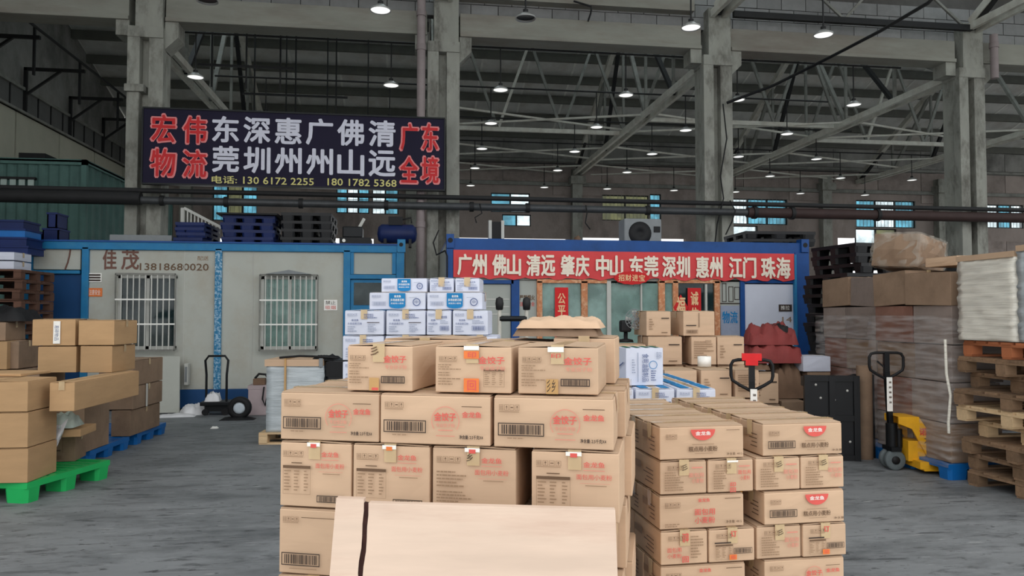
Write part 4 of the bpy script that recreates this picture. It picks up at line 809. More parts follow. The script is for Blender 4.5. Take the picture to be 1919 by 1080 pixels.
def carton(w, d, h, loc, rz, label, group=None, style=None, m='card', mt='cardtop', name='carton', tilt=(0, 0), flaps=True, side=None, along='x'):
    """loc = centre of the base"""
    global NC; NC += 1
    t = thing(name, label, 'box', loc, rz, group); t.rotation_euler = (tilt[0], tilt[1], rz)
    link('body', carton_body(w, d, h, m, mt, seed=NC % 4), t, loc=(0, 0, 0))
    if flaps:
        ww, dd = (w, d) if along == 'x' else (d, w); a, b, tp = flap_mesh(ww, dd, h, mt); r = 0 if along == 'x' else math.pi / 2
        link('flap', a, t, loc=(0, 0, 0), rz=r); link('flap', b, t, loc=(0, 0, 0), rz=r); link('tape', tp, t, loc=(0, 0, 0), rz=r)
    if style:
        for n, me in prints(style, w, h, -d / 2 - .0125): link(n, me, t, loc=(0, 0, 0))
    if side: 
        for n, me in side_print(d, h, side * (w / 2 + .0125)): link(n, me, t, loc=(0, 0, 0))
    return t
class Frame:
    """a stack's own axes: origin on the floor at its front left corner, x along the front, y away"""
    def __init__(s, org, rz): s.o = Vector((org[0], org[1], 0)); s.r = rz
    def __call__(s, x, y, z): c, n = math.cos(s.r), math.sin(s.r); return Vector((s.o.x + x * c - y * n, s.o.y + x * n + y * c, z))
def lay(fr, x0, x1, y0, y1, z0, z1, label, group, style=None, jit=.006, m='card', mt='cardtop', side=None, along=None, flaps=True, drz=0, name='carton', g=.006):
    w, d = x1 - x0 - g, y1 - y0 - g; j = random.uniform
    p = fr((x0 + x1) / 2 + j(-jit, jit) * .5, (y0 + y1) / 2 + j(-jit, jit), z0)
    return carton(w, d, z1 - z0 - .013, p, fr.r + j(-jit, jit) * .8 + drz, label, group, style, m, mt, side=side, along=along or ('x' if w >= d else 'y'), flaps=flaps, name=name)
# ---- wooden / plastic pallets
def wooden_pallet(loc, rz, w, d, label, group, m='wood', nb=7, hh=.14, sets=None):
    t = thing('wooden_pallet', label, 'pallet', loc, rz, group); R = random.Random(int(loc[0] * 100 + loc[2] * 1000))
    k = ('wp', w, d, hh, m)
    if k not in _PR:
        sw = d / nb * .78; _PR[k] = (MB().box(-w / 2, w / 2, -sw / 2, sw / 2, 0, .02, m).mesh('slat'), MB().box(-.05, .05, -.06, .06, 0, hh - .06, m).mesh('block'), MB().box(-.05, .05, -d / 2, d / 2, 0, .02, m).mesh('board'), MB().box(-w / 2, w / 2, -.05, .05, 0, .018, m).mesh('board'))
    sl, bl, bd, bb = _PR[k]
    for i in range(nb): link('slat', sl, t, loc=(R.uniform(-.008, .008), -d / 2 + d * (i + .5) / nb, hh - .02), rz=R.uniform(-.008, .008))
    for x in (-w / 2 + .05, 0, w / 2 - .05): link('board', bd, t, loc=(x, 0, hh - .04))
    for y in (-d / 2 + .06, 0, d / 2 - .06):
        link('board', bb, t, loc=(0, y, 0))
        for x in (-w / 2 + .05, 0, w / 2 - .05): link('block', bl, t, loc=(x, y, .018))
    return t
def plastic_pallet(loc, rz, w, d, label, group, m='blueplastic', hh=.14, grid=True, rot=None):
    t = thing('plastic_pallet', label, 'pallet', loc, rz, group)
    if rot: t.rotation_euler = rot
    k = ('pp', w, d, hh, m)
    if k not in _PR:
        mb = MB(); mb.box(-w / 2, w / 2, -d / 2, -d / 2 + .05, hh - .05, hh, m).box(-w / 2, w / 2, d / 2 - .05, d / 2, hh - .05, hh, m).box(-w / 2, -w / 2 + .05, -d / 2 + .05, d / 2 - .05, hh - .05, hh, m).box(w / 2 - .05, w / 2, -d / 2 + .05, d / 2 - .05, hh - .05, hh, m)
        n = 9
        for i in range(1, n): y = -d / 2 + .05 + (d - .1) * i / n; mb.box(-w / 2 + .05, w / 2 - .05, y - .03, y + .03, hh - .04, hh, m)
        for i in (-.25, 0, .25): mb.box(w * i - .03, w * i + .03, -d / 2 + .05, d / 2 - .05, hh - .05, hh - .012, m)
        ft = MB(); ft.add([(a * (.10 if z == 0 else .11) * (1 if k in (0, 3, 4, 7) else .7), b * (.075 if z == 0 else .085) * (.7 if k in (0, 3, 4, 7) else 1), z) for z in (0, hh - .048) for k, (a, b) in enumerate(((1, -1), (1, -1), (-1, -1), (-1, -1), (-1, 1), (-1, 1), (1, 1), (1, 1)))], [tuple(range(8))[::-1], tuple(range(8, 16))] + [(i, 8 + i, 8 + (i + 1) % 8, (i + 1) % 8)[::-1] for i in range(8)], m); rn = MB().box(-w / 2, w / 2, -.06, .06, 0, .02, m)
        _PR[k] = (mb.mesh('deck'), ft.mesh('foot'), rn.mesh('runner'))
    dk, ft, rn = _PR[k]; link('deck', dk, t, loc=(0, 0, 0))
    for y in (-d / 2 + .08, 0, d / 2 - .08):
        for x in (-w / 2 + .11, 0, w / 2 - .11): link('foot', ft, t, loc=(x, y, 0))
    return t
# ================================================================ CENTRE STACK
cl = atD(523, 730, 2.95); cr_ = atD(1150, 744, 2.70); dv = (cr_ - cl); rzC = math.atan2(dv.y, dv.x); LC = Vector((dv.x, dv.y)).length
FC = Frame((cl.x, cl.y), rzC); G = 'flour cartons of the centre stack'
plastic_pallet(FC(LC / 2, .6, 0), rzC, LC - .02, 1.15, 'blue plastic pallet under the centre carton stack', 'blue plastic pallets', hh=.14)
fx = lambda px, w=0: (px - 523) / (1150 - 523) * LC
rows = [(.14, .34, 3, 'L'), (.34, .54, 4, 'S'), (.54, .80, 3, 'L'), (.80, 1.06, 4, 'S'), (1.06, 1.255, 3, 'A')]
sq_px = [(523, 668), (670, 820), (822, 978), (1004, 1160)]
lg_px = [(523, 722), (725, 934), (936, 1150)]
rn_ = ['bottom', 'second', 'third', 'fourth', 'fifth']
for ri, (z0, z1, n, st) in enumerate(rows):
    cols = lg_px if n == 3 else sq_px; dep = .30 if n == 3 else .42
    for layer in range(3 if n == 3 else 2):
        for ci, (a, b) in enumerate(cols):
            x0, x1 = fx(a), fx(b)
            if layer and ci not in (0, len(cols) - 1) and ri < 4: continue
            if layer: a2 = .03 if ci == len(cols) - 1 else 0; x0 += a2; x1 += a2
            y0 = layer * dep; s = None if layer else (st if n == 3 else ('S1', 'S2', 'S3', 'S1')[ci] if ri == 3 else 'S1')
            where = ORD[ci] + ' from left in the ' + rn_[ri] + ' layer'
            lab = 'brown flour carton, centre stack, %s' % where if layer == 0 else 'brown carton, centre stack, %s, %s row behind' % (where.replace(' from left in the', ','), ORD[layer - 1])
            lay(FC, x0, x1, y0, y0 + dep, z0, z1, lab, G, s, side=None)
for ci, (a, b, dx) in enumerate(((655, 785, 0), (824, 968, 0), (978, 1124, 0))):
    lay(FC, fx(a) + .0, fx(b), .02, .45, 1.255, 1.44, 'dumpling flour carton on top of the centre stack, ' + ('left of three', 'middle one with orange stickers', 'right one with white tape')[ci], G, ('T1', 'T2', 'T3')[ci], side=None, along='y')
lay(FC, fx(1010), fx(1140), .5, .85, 1.255, 1.46, 'brown carton with handwriting behind the right top carton', G, None)
lay(FC, fx(640), fx(830), .5, .9, 1.255, 1.45, 'brown carton behind the left top carton of centre stack', G, None)
lay(FC, fx(840), fx(1000), .5, .85, 1.255, 1.44, 'brown carton behind the middle top carton of the centre stack', G, None)
# crumpled flattened cardboard on top behind
def crumple(name, lab, cat, x0, x1, y0, y1, z0, hgt, m, seed, frame=None, rz=0, n=14, pw=.5, am=1.0):
    R = random.Random(seed); fr = frame or Frame((0, 0), 0); ph = [R.uniform(0, 6) for _ in range(6)]
    mb = MB(); vs = []; cx, cy = (x0 + x1) / 2, (y0 + y1) / 2
    for i in range(n + 1):
        for j in range(n + 1):
            u, v = i / n * 2 - 1, j / n * 2 - 1; e = max(0, (1 - abs(u) ** 4) * (1 - abs(v) ** 4))
            z = z0 + hgt * (e ** pw) * (.75 + am * (.15 * math.sin(5 * u + ph[0]) * math.cos(4 * v + ph[1]) + .12 * math.sin(11 * u + 7 * v + ph[2]) + R.uniform(-.05, .05)))
            vs.append(fr(cx + u * (x1 - x0) / 2, cy + v * (y1 - y0) / 2, z))
    k = n + 1; fs = [(i * k + j, (i + 1) * k + j, (i + 1) * k + j + 1, i * k + j + 1) for i in range(n) for j in range(n)]
    bot = len(vs); vs += [fr(cx + u * (x1 - x0) / 2, cy + v * (y1 - y0) / 2, z0) for u, v in ((-1, -1), (1, -1), (1, 1), (-1, 1))]; fs.append((bot + 3, bot + 2, bot + 1, bot))
    mb.add(vs, fs, m, True); o = mb.build(name); return tag(o, lab, cat)
for k in range(2):
    crumple('flattened_cardboard', 'crumpled flattened brown cardboard behind the right top carton, %s' % ('bottom sheet', 'top sheet')[k], 'cardboard', fx(925 + 8 * k), fx(1105 + 5 * k), .5, .84, 1.455 + k * .035, .06, 'card' if k else 'carddark', 5 + k, FC, n=26, pw=.3, am=.9)
# pale plywood panel leaning on the stack
pt = [atD(630, 934, 2.45), atD(683, 936, 2.45), atD(690, 943, 2.45), atD(1153, 956, 2.42)]
t = thing('plywood_panel', 'pale plywood panel with a torn dark seam leaning on the centre carton stack', 'board', (pt[3].x, pt[3].y, 0))
def leanquad(a, b, za, zb, m, name, th=.03, n=8, rough=0.0, side=0):
    ax = (Vector((pt[3].x, pt[3].y, 0)) - Vector((pt[0].x, pt[0].y, 0))).normalized(); nrm = Vector((ax.y, -ax.x, 0))
    if nrm.y > 0: nrm = -nrm
    R = random.Random(3); mb = MB(); vs = []
    for i in range(n + 1):
        v = i / n
        for p, z, s in ((a, za, -1), (b, zb, 1)):
            q = Vector((p.x, p.y, z * (1 - v))) + nrm * (.30 * v) + ax * ((R.uniform(-rough, rough)) if s == side or side == 2 else 0)
            vs += [q, q - nrm * th]
    fs = []
    for i in range(n):
        k = 4 * i; fs += [(k, k + 4, k + 6, k + 2), (k + 1, k + 3, k + 7, k + 5), (k, k + 1, k + 5, k + 4), (k + 2, k + 6, k + 7, k + 3)]
    fs += [(0, 2, 3, 1), (4 * n, 4 * n + 1, 4 * n + 3, 4 * n + 2)]
    mb.add(vs, fs, m); return mb.build(name, t)
leanquad(pt[0] - (pt[1] - pt[0]) * .0, pt[1], pt[0].z, pt[1].z, 'ply', 'board', n=26, rough=.004, side=1)
leanquad(pt[2] + (pt[3] - pt[2]) * .004, pt[3], pt[2].z, pt[3].z, 'ply', 'board', n=26, rough=.004, side=-1)
leanquad(pt[1] - (pt[1] - pt[0]) * .06, pt[2] + (pt[3] - pt[2]) * .012, pt[1].z - .01, pt[2].z - .005, 'seam', 'torn_edge', th=.02, n=46, rough=.009, side=2)['label'] = 'dark torn seam between the two boards'
# ================================================================ RIGHT STACK
r1 = atD(1236, 798, 3.40); r2 = atD(1581, 787, 3.56); dv = r2 - r1; rzR = math.atan2(dv.y, dv.x); LR = Vector((dv.x, dv.y)).length
FR = Frame((r1.x, r1.y), rzR); GR = 'flour cartons of the right stack'; rxp = lambda px: (px - 1236) / (1581 - 1236) * LR
RH = .158; zt = 1.047; z0s = [zt - RH * (k + 1) for k in range(6)]
wooden_pallet(FR(LR / 2, .6, 0), rzR, LR - .02, 1.15, 'wooden pallet under the right carton stack', None, hh=z0s[5])
for ri in range(6):
    z0 = z0s[ri]; lng = ri % 2 == 0
    for cc, (pa, pb) in enumerate(((1236, 1408), (1412, 1583))):
        xa_, xb_ = rxp(pa), rxp(pb); w = xb_ - xa_; nm = ('left', 'right')[cc] + ' column of right stack, ' + ('top', 'second', 'third', 'fourth', 'fifth', 'sixth')[ri] + ' layer'
        if lng:
            off = .035 if cc == 1 else 0.0; st = {0: ('R', 'R2'), 2: ('N', 'R2'), 4: ('N', 'A')}[ri][cc]
            for layer in range(5):
                if layer in (1, 2, 3, 4) and ri and cc == 1: continue
                lab = 'flour carton with printed long side, %s' % nm if layer == 0 else 'flour carton, %s, %s behind' % (nm, ORD[layer - 1])
                lay(FR, xa_ + off, xa_ + off + w - .045, layer * .225, layer * .225 + .222, z0, z0 + RH, lab, GR, st if layer == 0 else None, side=-1)
        else:
            for h_ in range(2):
                st = {1: (('Q1', 'Q2'), ('Q1', 'Q1')), 3: (('Q3', 'Q4'), ('Q1', 'Q4')), 5: (('Q1', 'Q2'), ('Q2', 'Q1'))}[ri][cc][h_]
                for layer in range(3):
                    if layer and (h_ == 1 or cc == 1): continue
                    lab = 'narrow-ended flour carton, %s, %s half' % (nm, ('left', 'right')[h_]) + ('' if layer == 0 else ', %s behind' % ORD[layer - 1])
                    lay(FR, xa_ + w / 2 * h_, xa_ + w / 2 * (h_ + 1), layer * .375, layer * .375 + .37, z0, z0 + RH, lab, GR, st if layer == 0 else None, side=-1 if h_ == 0 else None, along='y')
# ================================================================ WHITE CARTONS BEHIND THE RIGHT STACK
FW = Frame(tuple(atD(1150, 727, 5.2))[:2], -math.radians(6)); GW = 'white cartons behind the right stack'; zw = 1.04
def fwx(px): p = atD(px, 727, 5.2) - Vector((FW.o.x, FW.o.y, 0)); return p.x * math.cos(FW.r) + p.y * math.sin(FW.r)
for k, (a, b) in enumerate(((1112, 1188), (1191, 1266), (1269, 1344))):
    for layer in range(4):
        cw = lay(FW, fwx(a), fwx(b), layer * .38, layer * .38 + .37, zw - .19, zw, 'flat white carton behind the right stack, %s from left, %s row' % (ORD[k], ('nearest', 'second', 'third', 'farthest')[layer]), GW, 'V1' if layer == 0 else None, m='white_card', mt='white_card', along='y')
        sm = MB(); W2 = fwx(b) - fwx(a) - .03
        for s_ in (-.30, .30): sm.box(W2 * s_ - .03, W2 * s_ + .03, -.17, .17, .19 - .013 + .0105, .19 - .013 + .0125, 'blue_ink')
        link('blue_stripe', sm.mesh('s'), cw, loc=(0, 0, 0))
for z in (.66, .47, .28, .12):
    for k, (a, b) in enumerate(((1112, 1188), (1269, 1344))): lay(FW, fwx(a), fwx(b), 0, .37, z, min(z + .19, zw - .19), 'plain white carton, %s end of the %s layer, behind the right stack' % (('left', 'right')[k], {.66: 'second', .47: 'third', .28: 'fourth', .12: 'bottom'}[z]), GW, None, m='white_card', mt='white_card', flaps=False)
wooden_pallet(FW((fwx(1112) + fwx(1344)) / 2, .75, 0), FW.r, .95, 1.45, 'wooden pallet under the white cartons behind the right stack', None, hh=.12)
pu = atD(1209, 722, 5.36)
tu = carton(.275, .275, .268, (pu.x, pu.y + .14, zw + .002), -math.radians(1), 'white carton standing on end with green stripes on top behind the right stack', GW, 'U', 'white_card', 'white_card', flaps=False)
mb = MB()
for k in range(4): mb.add([(-.13 + k * .07, -.135, .2725), (-.095 + k * .07, -.135, .2725), (-.075 + k * .07, .135, .2725), (-.11 + k * .07, .135, .2725)], [(0, 1, 2, 3)], M.setdefault('stripe', flat('green_stripe', (46, 110, 84))))
link('stripes', mb.mesh('stripes'), tu, loc=(0, 0, 0))['label'] = 'dark green stripes across the top'
mb = MB(); mb.T = Matrix(((0, 0, 0, -.1515), (1, 0, 0, 0), (0, 0, 1, 0), (0, 0, 0, 1)))
mb.add([(-.12, 0, .17), (.12, 0, .10), (.12, 0, .09), (-.12, 0, .16)], [(0, 1, 2, 3)], 'navy_ink'); link('side_marking', mb.mesh('m'), tu, loc=(0, 0, 0))
# ================================================================ TALL WHITE STACK BEHIND THE CENTRE
p = atD(645, 627, 5.6); FB = Frame((p.x, p.y), -math.radians(8 + 3)); GB = 'white cartons of the tall stack behind the centre'
def fbx(px, D=5.6): q = atD(px, 600, D) - Vector((FB.o.x, FB.o.y, 0)); return q.x * math.cos(FB.r) + q.y * math.sin(FB.r)
zl = 1.40
for k in range(7):
    z0 = zl - .19 * (k + 1)
    for i, (a, b) in enumerate(((641, 720), (722, 800), (802, 866), (868, 936))):
        if k and i in (1, 2): continue
        if k == 0 and i == 3: b = 933
        lay(FB, fbx(a), fbx(b), 0, .4, z0, z0 + .19, 'white carton of the tall rear stack, %s layer down, %s from left' % (ORD[k + 1], ORD[i]), GB, 'V1' if k < 2 else None, m='white_card', mt='white_card', along='y', flaps=k == 0)
for i, (a, b, s) in enumerate(((645, 720, 'V1'), (723, 798, 'V1'), (800, 847, 'V2'), (849, 916, 'V2'))): lay(FB, fbx(a), fbx(b), .0, .4, 1.40, 1.59, 'white carton with blue print, third layer from top of the rear stack, %s from left' % ORD[i], GB, s, m='white_card', mt='white_card', along='y')
for i, (a, b) in enumerate(((689, 797), (799, 905))): lay(FB, fbx(a), fbx(b), .05, .38, 1.59, 1.725, 'white carton with a big blue shield, second layer of the rear stack, %s' % ('left', 'right')[i], GB, 'W', m='white_card', mt='white_card')
for i, (a, b, s) in enumerate(((712, 800, 'W'), (803, 850, 'V2'), (852, 899, 'V2'))): lay(FB, fbx(a, 5.75), fbx(b, 5.75), .2, .55, 1.725, 1.84, 'white carton on the very top of the rear stack, %s from left' % ORD[i], GB, s, m='white_card', mt='white_card')
plastic_pallet(FB((fbx(641) + fbx(936)) / 2, .3, 0), FB.r, fbx(936) - fbx(641), .8, 'blue plastic pallet under the tall white carton stack', 'blue plastic pallets', hh=.07)
# ================================================================ GENERIC PIXEL-PLACED CARTON (real depth D)
def pc(x0, x1, yt, yb, D, dep, rzd, label, group=None, style=None, m='card', z0=None, z1=None, **k):
    p0, p1 = atD(x0, yb, D), atD(x1, yb, D); w = (p1 - p0).length; h = (yb - yt) / F * D; rz = math.radians(rzd)
    if z0 is not None: h = (z1 - z0)
    c = (p0 + p1) / 2; ax = Vector((-math.sin(rz), math.cos(rz), 0)); c = c + ax * (dep / 2); c.z = p0.z if z0 is None else z0
    return carton(w, dep, h - .012, c, rz, label, group, style, m, 'cardtop' if m == 'card' else m, **k)
# ================================================================ LEFT GOODS
gc = atZ(50, 945, 0); rg = -math.radians(16.5); fr = Frame((gc.x, gc.y), rg)
plastic_pallet(fr(-.6, .5, 0), rg, 1.2, 1.0, 'bright green plastic pallet under the tan cartons at the left edge', None, 'green', hh=.17)
GL = 'tan cartons at the left edge'
for i, (yt, yb, za, zb, n) in enumerate(((714, 781, .755, 1.01, 'top'), (782, 851, .46, .755, 'middle'), (851, 908, .172, .46, 'bottom'))):
    pc(-80, 48, yt, yb, 6.1, .45, -3.5, 'tan carton at the left edge on the green pallet, %s of three' % n, GL, None, 'cardtan', za, zb, along='y', side=None)
pc(-60, 40, 690, 712, 6.5, .4, -10, 'flattened tan carton lying behind the top left carton', GL, None, 'cardtan', 1.012, 1.05, flaps=False)
pc(98, 138, 820, 875, 7.0, .3, 4, 'small printed carton standing on the green pallet', GL, 'P3', 'carddark', .172, .43)
pc(80, 148, 790, 812, 6.7, .38, 2, 'flat brown carton jutting out over the small printed carton', GL, None, 'cardtan', .45, .53, flaps=False)
crumple('plastic_bag', 'clear greenish plastic bag stuffed under the long carton', 'bag', -.13, .13, -.12, .14, .54, .15, 'plasticbag', 3, Frame(tuple(atD(118, 780, 6.75))[:2], 0))
mb = MB(); n = 8; vs = []
for i in range(n + 1):
    for j in range(4): u = i / n; q = atD(88 + 40 * j / 3 * (1 - u * .5), 797 + u * 50 - (12 if j == 3 else 0), 6.62 - .03 * math.sin(j * 2 + i)); vs.append(q)
mb.add(vs, [(i * 4 + j, i * 4 + j + 1, i * 4 + 5 + j, i * 4 + 4 + j) for i in range(n) for j in range(3)], 'whiteplastic', True); o = mb.build('plastic_sheet'); so = o.modifiers.new('thick', 'SOLIDIFY'); so.thickness = .004
tag(o, 'white plastic sheet hanging beside the small printed carton', 'sheet')
pc(93, 138, 717, 773, 6.3, 1.3, -3.5, 'very long tan carton lying across the left goods', GL, None, 'cardtan', .735, .985, along='y')
pc(105, 173, 0, 1, 7.74, .55, -3.5, 'tall brown carton on a blue pallet under the long carton', GL, None, 'carddark', .145, .73)
for i, (a, b, za, zb, w) in enumerate(((88, 155, .985, 1.245, 'lower left'), (165, 222, .985, 1.25, 'lower right'), (77, 152, 1.247, 1.51, 'upper left, with a white label'), (161, 225, 1.252, 1.50, 'upper right'))):
    t = pc(a, b, 0, 1, 7.42, .5, -2 - 3 * (i % 2), 'tan carton of the four piled on the long carton, %s' % w, GL, None, 'cardtan', za, zb)
    if i == 2:
        mb = MB(); mb.rect(.0, .065, .02, .24, -.2625, 'white'); mb.text('易碎物品', .012, .052, .05, .2, -.2635, 'navy_ink', 0, 1); link('label_strip', mb.mesh('l'), t, loc=(0, 0, 0))['label'] = 'white shipping label strip'
pc(20, 88, 0, 1, 7.44, .5, -3, 'dark brown carton carrying the four piled tan cartons, upper', GL, None, 'carddark', .58, .98, flaps=False); pc(15, 92, 0, 1, 7.5, .5, -3, 'dark brown carton carrying the four piled tan cartons, lower', GL, None, 'carddark', .145, .578, flaps=False)
for i, (a, b, za, zb, w) in enumerate(((224, 258, .145, .45, 'bottom'), (205, 262, .452, .72, 'middle, with a pale strap'), (200, 262, .722, 1.02, 'top'))):
    t = pc(a, b, 0, 1, 8.8, .85, -4, 'dusty dark carton right of the long carton, %s' % w, GL, None, 'carddark', za, zb)
    if i == 1: MB().build if False else link('strap', MB().box(.0, .02, -.45, .45, .255, .27, 'lightgrey').box(.19, .205, -.1, -.08, .0, .27, 'lightgrey').mesh('strap'), t, loc=(0, 0, 0))
plastic_pallet(atD(118, 866, 7.74) * Vector((1, 1, 0)) if False else Vector((atD(118, 860, 8.15).x, atD(118, 860, 8.15).y, 0)), -.06, 1.0, .95, 'blue plastic pallet under the tall brown carton', 'blue plastic pallets left')
q = atD(215, 820, 9.3); plastic_pallet((q.x, q.y, 0), -.06, .9, .9, 'blue plastic pallet under the dusty dark cartons', 'blue plastic pallets left')
for a, b, za, zb, D, w in ((-20, 27, .93, 1.25, 8.6, 'light brown carton at the far left edge'), (-10, 24, 1.252, 1.47, 8.7, 'small tilted carton on top at the far left edge'), (29, 50, .93, 1.25, 8.7, 'dark taped carton beside the light one at the far left')):
    pc(a, b, 0, 1, D, .45, 0, w, None, None, 'carddark' if a > 20 or za > 1 else 'cardtan', za, zb)
pc(-20, 55, 0, 1, 8.55, .55, 0, 'large dark carton under the far left cartons', None, None, 'carddark', 0.0, .93, flaps=False)
q = atD(2, 560, 10.6)
for i in range(11):
    wooden_pallet((q.x - .25 + random.uniform(-.04, .04), q.y + .3, .0 + i * .146), random.uniform(-.03, .03), 1.2, 1.0, 'dark wooden pallet of the far left pile, %s from the floor' % ORD[i], 'dark pallets of the far left pile', 'darkwood')
for i in range(2): pc(-30, 35, 0, 1, 10.75, .5, 0, 'white carton on the far left pallet pile, %s' % ('lower', 'upper')[i], None, None, 'white_card', 2.2 + i * .13 - .0, 2.32 + i * .13)
for i in range(4): 
    wooden_pallet((q.x - .25, q.y + .3, 1.607 + i * .146), random.uniform(-.03, .03), 1.2, 1.0, 'dark wooden pallet near the top of the far left pile, %s' % ORD[i], 'dark pallets of the far left pile', 'darkwood')
crumple('tarp', 'crumpled black tarpaulin lying on the far left cartons', 'tarp', -.45, .25, -.1, .4, 1.475, .2, 'black', 8, Frame(tuple(atD(10, 600, 8.7))[:2], 0))
# leaning white panel, lamp housing, scraps, hand truck, tool box
t = tag(MB().add([atY(270, 668, 12.62), atY(337, 668, 12.62), Vector((atY(337, 770, 12.45).x, 12.42, .01)), Vector((atY(270, 770, 12.45).x, 12.42, .01)), atY(270, 668, 12.66), atY(337, 668, 12.66), Vector((atY(337, 770, 12.45).x, 12.46, .01)), Vector((atY(270, 770, 12.45).x, 12.46, .01))], [(3, 2, 1, 0), (4, 5, 6, 7), (0, 1, 5, 4), (1, 2, 6, 5), (2, 3, 7, 6), (3, 0, 4, 7)], 'office').build('door_leaf_board'), 'pale door panel leaning on the left office wall', 'panel')
a = atY(345, 682, 12.7); b = atY(352, 722, 12.7)
t = thing('wall_box', 'narrow white upright box fixed to the office wall beside the leaning panel', 'box', (a.x, 12.75, b.z)); bevel(MB().box(a.x, b.x, 12.70, 12.82, b.z, a.z, 'lightgrey').build('housing', t), .005); MB().box(a.x + .015, b.x - .015, 12.69, 12.70, b.z + .05, a.z - .05, 'grey').build('cover', t)
crumple('white_scrap', 'white plastic scrap lying on the floor against the office base', 'scrap', -.25, .14, -.15, .2, .0, .18, 'whiteplastic', 12, Frame(tuple(atZ(372, 776, 0))[:2], .5)); crumple('white_scrap', 'flat white plastic scrap spread on the floor beside the leaning panel', 'scrap', -.35, .2, -.1, .15, .0, .05, 'whiteplastic', 13, Frame(tuple(atZ(340, 781, 0))[:2], .1))
crumple('paper_scrap', 'small white paper scrap on the open floor', 'scrap', -.05, .05, -.04, .04, 0, .03, 'white', 2, Frame(tuple(atZ(402, 803, 0))[:2], 0), n=5)
hq = atZ(405, 778, 0); t = thing('hand_truck', 'small black folding hand truck with a big wheel by the blue post', 'hand truck', (hq.x, hq.y, 0)); x, y = hq.x, hq.y
MB().tube([(x - .15, y, .2), (x - .15, y, .62), (x - .17, y, .84), (x - .12, y, .91), (x + .12, y, .91), (x + .17, y, .84), (x + .15, y, .62), (x + .15, y, .2)], .018, 'blackmetal', 8).build('handle', t)
bevel(MB().box(x - .22, x + .26, y - .1, y + .25, .15, .21, 'blackmetal').build('platform', t), .01); MB().box(x - .16, x + .2, y - .05, y + .2, .06, .15, 'blackmetal').build('chassis', t)
for dx, r in ((-.15, .05), (.14, .05)): MB().cyl((x + dx, y - .06, r), (x + dx, y - .02, r), r, 'black', 14).build('castor', t)
crumple('crumpled_bag', 'crumpled grey plastic bag lying on the hand truck platform', 'bag', -.12, .1, -.06, .12, .21, .16, 'whiteplastic', 4, Frame((x - .05, y + .03), 0), n=8)
wq = atZ(449, 786, 0); t = thing('spare_tyre', 'large black rubber tyre with white hub standing beside the hand truck', 'wheel', (wq.x, wq.y, 0)); 
MB().lathe([(.09, -.06), (.14, -.075), (.165, -.05), (.168, 0), (.165, .05), (.14, .075), (.09, .06)], (wq.x, wq.y, .168), 'black', 24, 'y').build('tyre', t); MB().lathe([(0, -.05), (.05, -.055), (.085, -.045), (.09, 0), (.09, .05), (0, .05)], (wq.x, wq.y, .168), 'hub', 20, 'y').build('hub', t)
crumple('black_rag', 'dark rag on the floor under the large tyre', 'rag', -.25, .25, -.12, .1, 0, .05, 'black', 3, Frame((wq.x - .02, wq.y - .02), 0), n=8)
bq = atZ(482, 779, 0); t = thing('tool_chest', 'pinkish grey box standing beside the wrapped white load', 'box', (bq.x, bq.y, 0)); bevel(MB().box(bq.x - .14, bq.x + .16, bq.y, bq.y + .4, 0, .45, 'pinkbox').build('body', t), .01); MB().box(bq.x - .145, bq.x + .165, bq.y - .005, bq.y + .405, .40, .46, 'pinkbox').build('lid', t); MB().tube([(bq.x + .1, bq.y - .02, .44), (bq.x + .08, bq.y - .03, .25), (bq.x + .12, bq.y - .03, .15), (bq.x + .15, bq.y - .03, .3)], .012, 'black', 6).build('hose', t)
t = thing('hand_tool', 'small olive machine with black grip resting on the pinkish box', 'tool', (bq.x, bq.y + .15, .46)); bevel(MB().box(bq.x - .08, bq.x + .1, bq.y + .05, bq.y + .2, .46, .56, 'brownsack').build('body', t), .01); MB().tube([(bq.x - .06, bq.y + .1, .56), (bq.x, bq.y + .1, .63), (bq.x + .1, bq.y + .1, .62), (bq.x + .14, bq.y + .1, .55)], .018, 'black', 8).build('grip', t)
# wrapped white load
lq = atZ(486, 834, 0); rzl = -math.radians(6); fr = Frame((lq.x, lq.y), rzl)
wooden_pallet(fr(.38, .42, 0), rzl, .78, .84, 'pale wooden pallet under the wrapped white load', None, 'palewood', nb=6)
t = thing('wrapped_load', 'white film wrapped load with cardboard lid on a pale pallet', 'load', fr(.4, .4, .14), rzl)
def wrapped(w, d, h, m, seed=1, amp=.008, nz=22):
    R = random.Random(seed); mb = MB(); prof = []; n = 10; per = [(-w / 2 + w * i / n, -d / 2, 0, -1) for i in range(n)] + [(w / 2, -d / 2 + d * i / n, 1, 0) for i in range(n)] + [(w / 2 - w * i / n, d / 2, 0, 1) for i in range(n)] + [(-w / 2, d / 2 - d * i / n, -1, 0) for i in range(n)]
    P_ = len(per); vs = []
    for k in range(nz + 1):
        for (x, y, a, b) in per: q = R.uniform(-amp, amp); vs.append((x + a * q, y + b * q, h * k / nz + R.uniform(-.004, .004) * (0 < k < nz)))
    fs = [(k * P_ + i, k * P_ + (i + 1) % P_, (k + 1) * P_ + (i + 1) % P_, (k + 1) * P_ + i) for k in range(nz) for i in range(P_)]
    fs += [tuple(range(P_))[::-1], tuple(range(nz * P_, (nz + 1) * P_))]; mb.add(vs, fs, m, True); return mb.mesh('wrap')
link('film_wrap', wrapped(.68, .7, .79, 'film_grey', 2), t, loc=(0, 0, 0)); link('lid', MB().box(-.36, .33, -.365, .365, .79, .87, 'card').mesh('lid'), t, loc=(0, 0, 0)); link('strap', MB().box(-.12, -.10, -.385, -.355, .0, .885, 'tan_tape').box(-.12, -.10, -.385, .385, .873, .88, 'tan_tape').mesh('s'), t, loc=(0, 0, 0))
link('corner_board', MB().box(.29, .335, -.375, -.36, .78, .885, 'grey').mesh('c'), t, loc=(0, 0, 0))
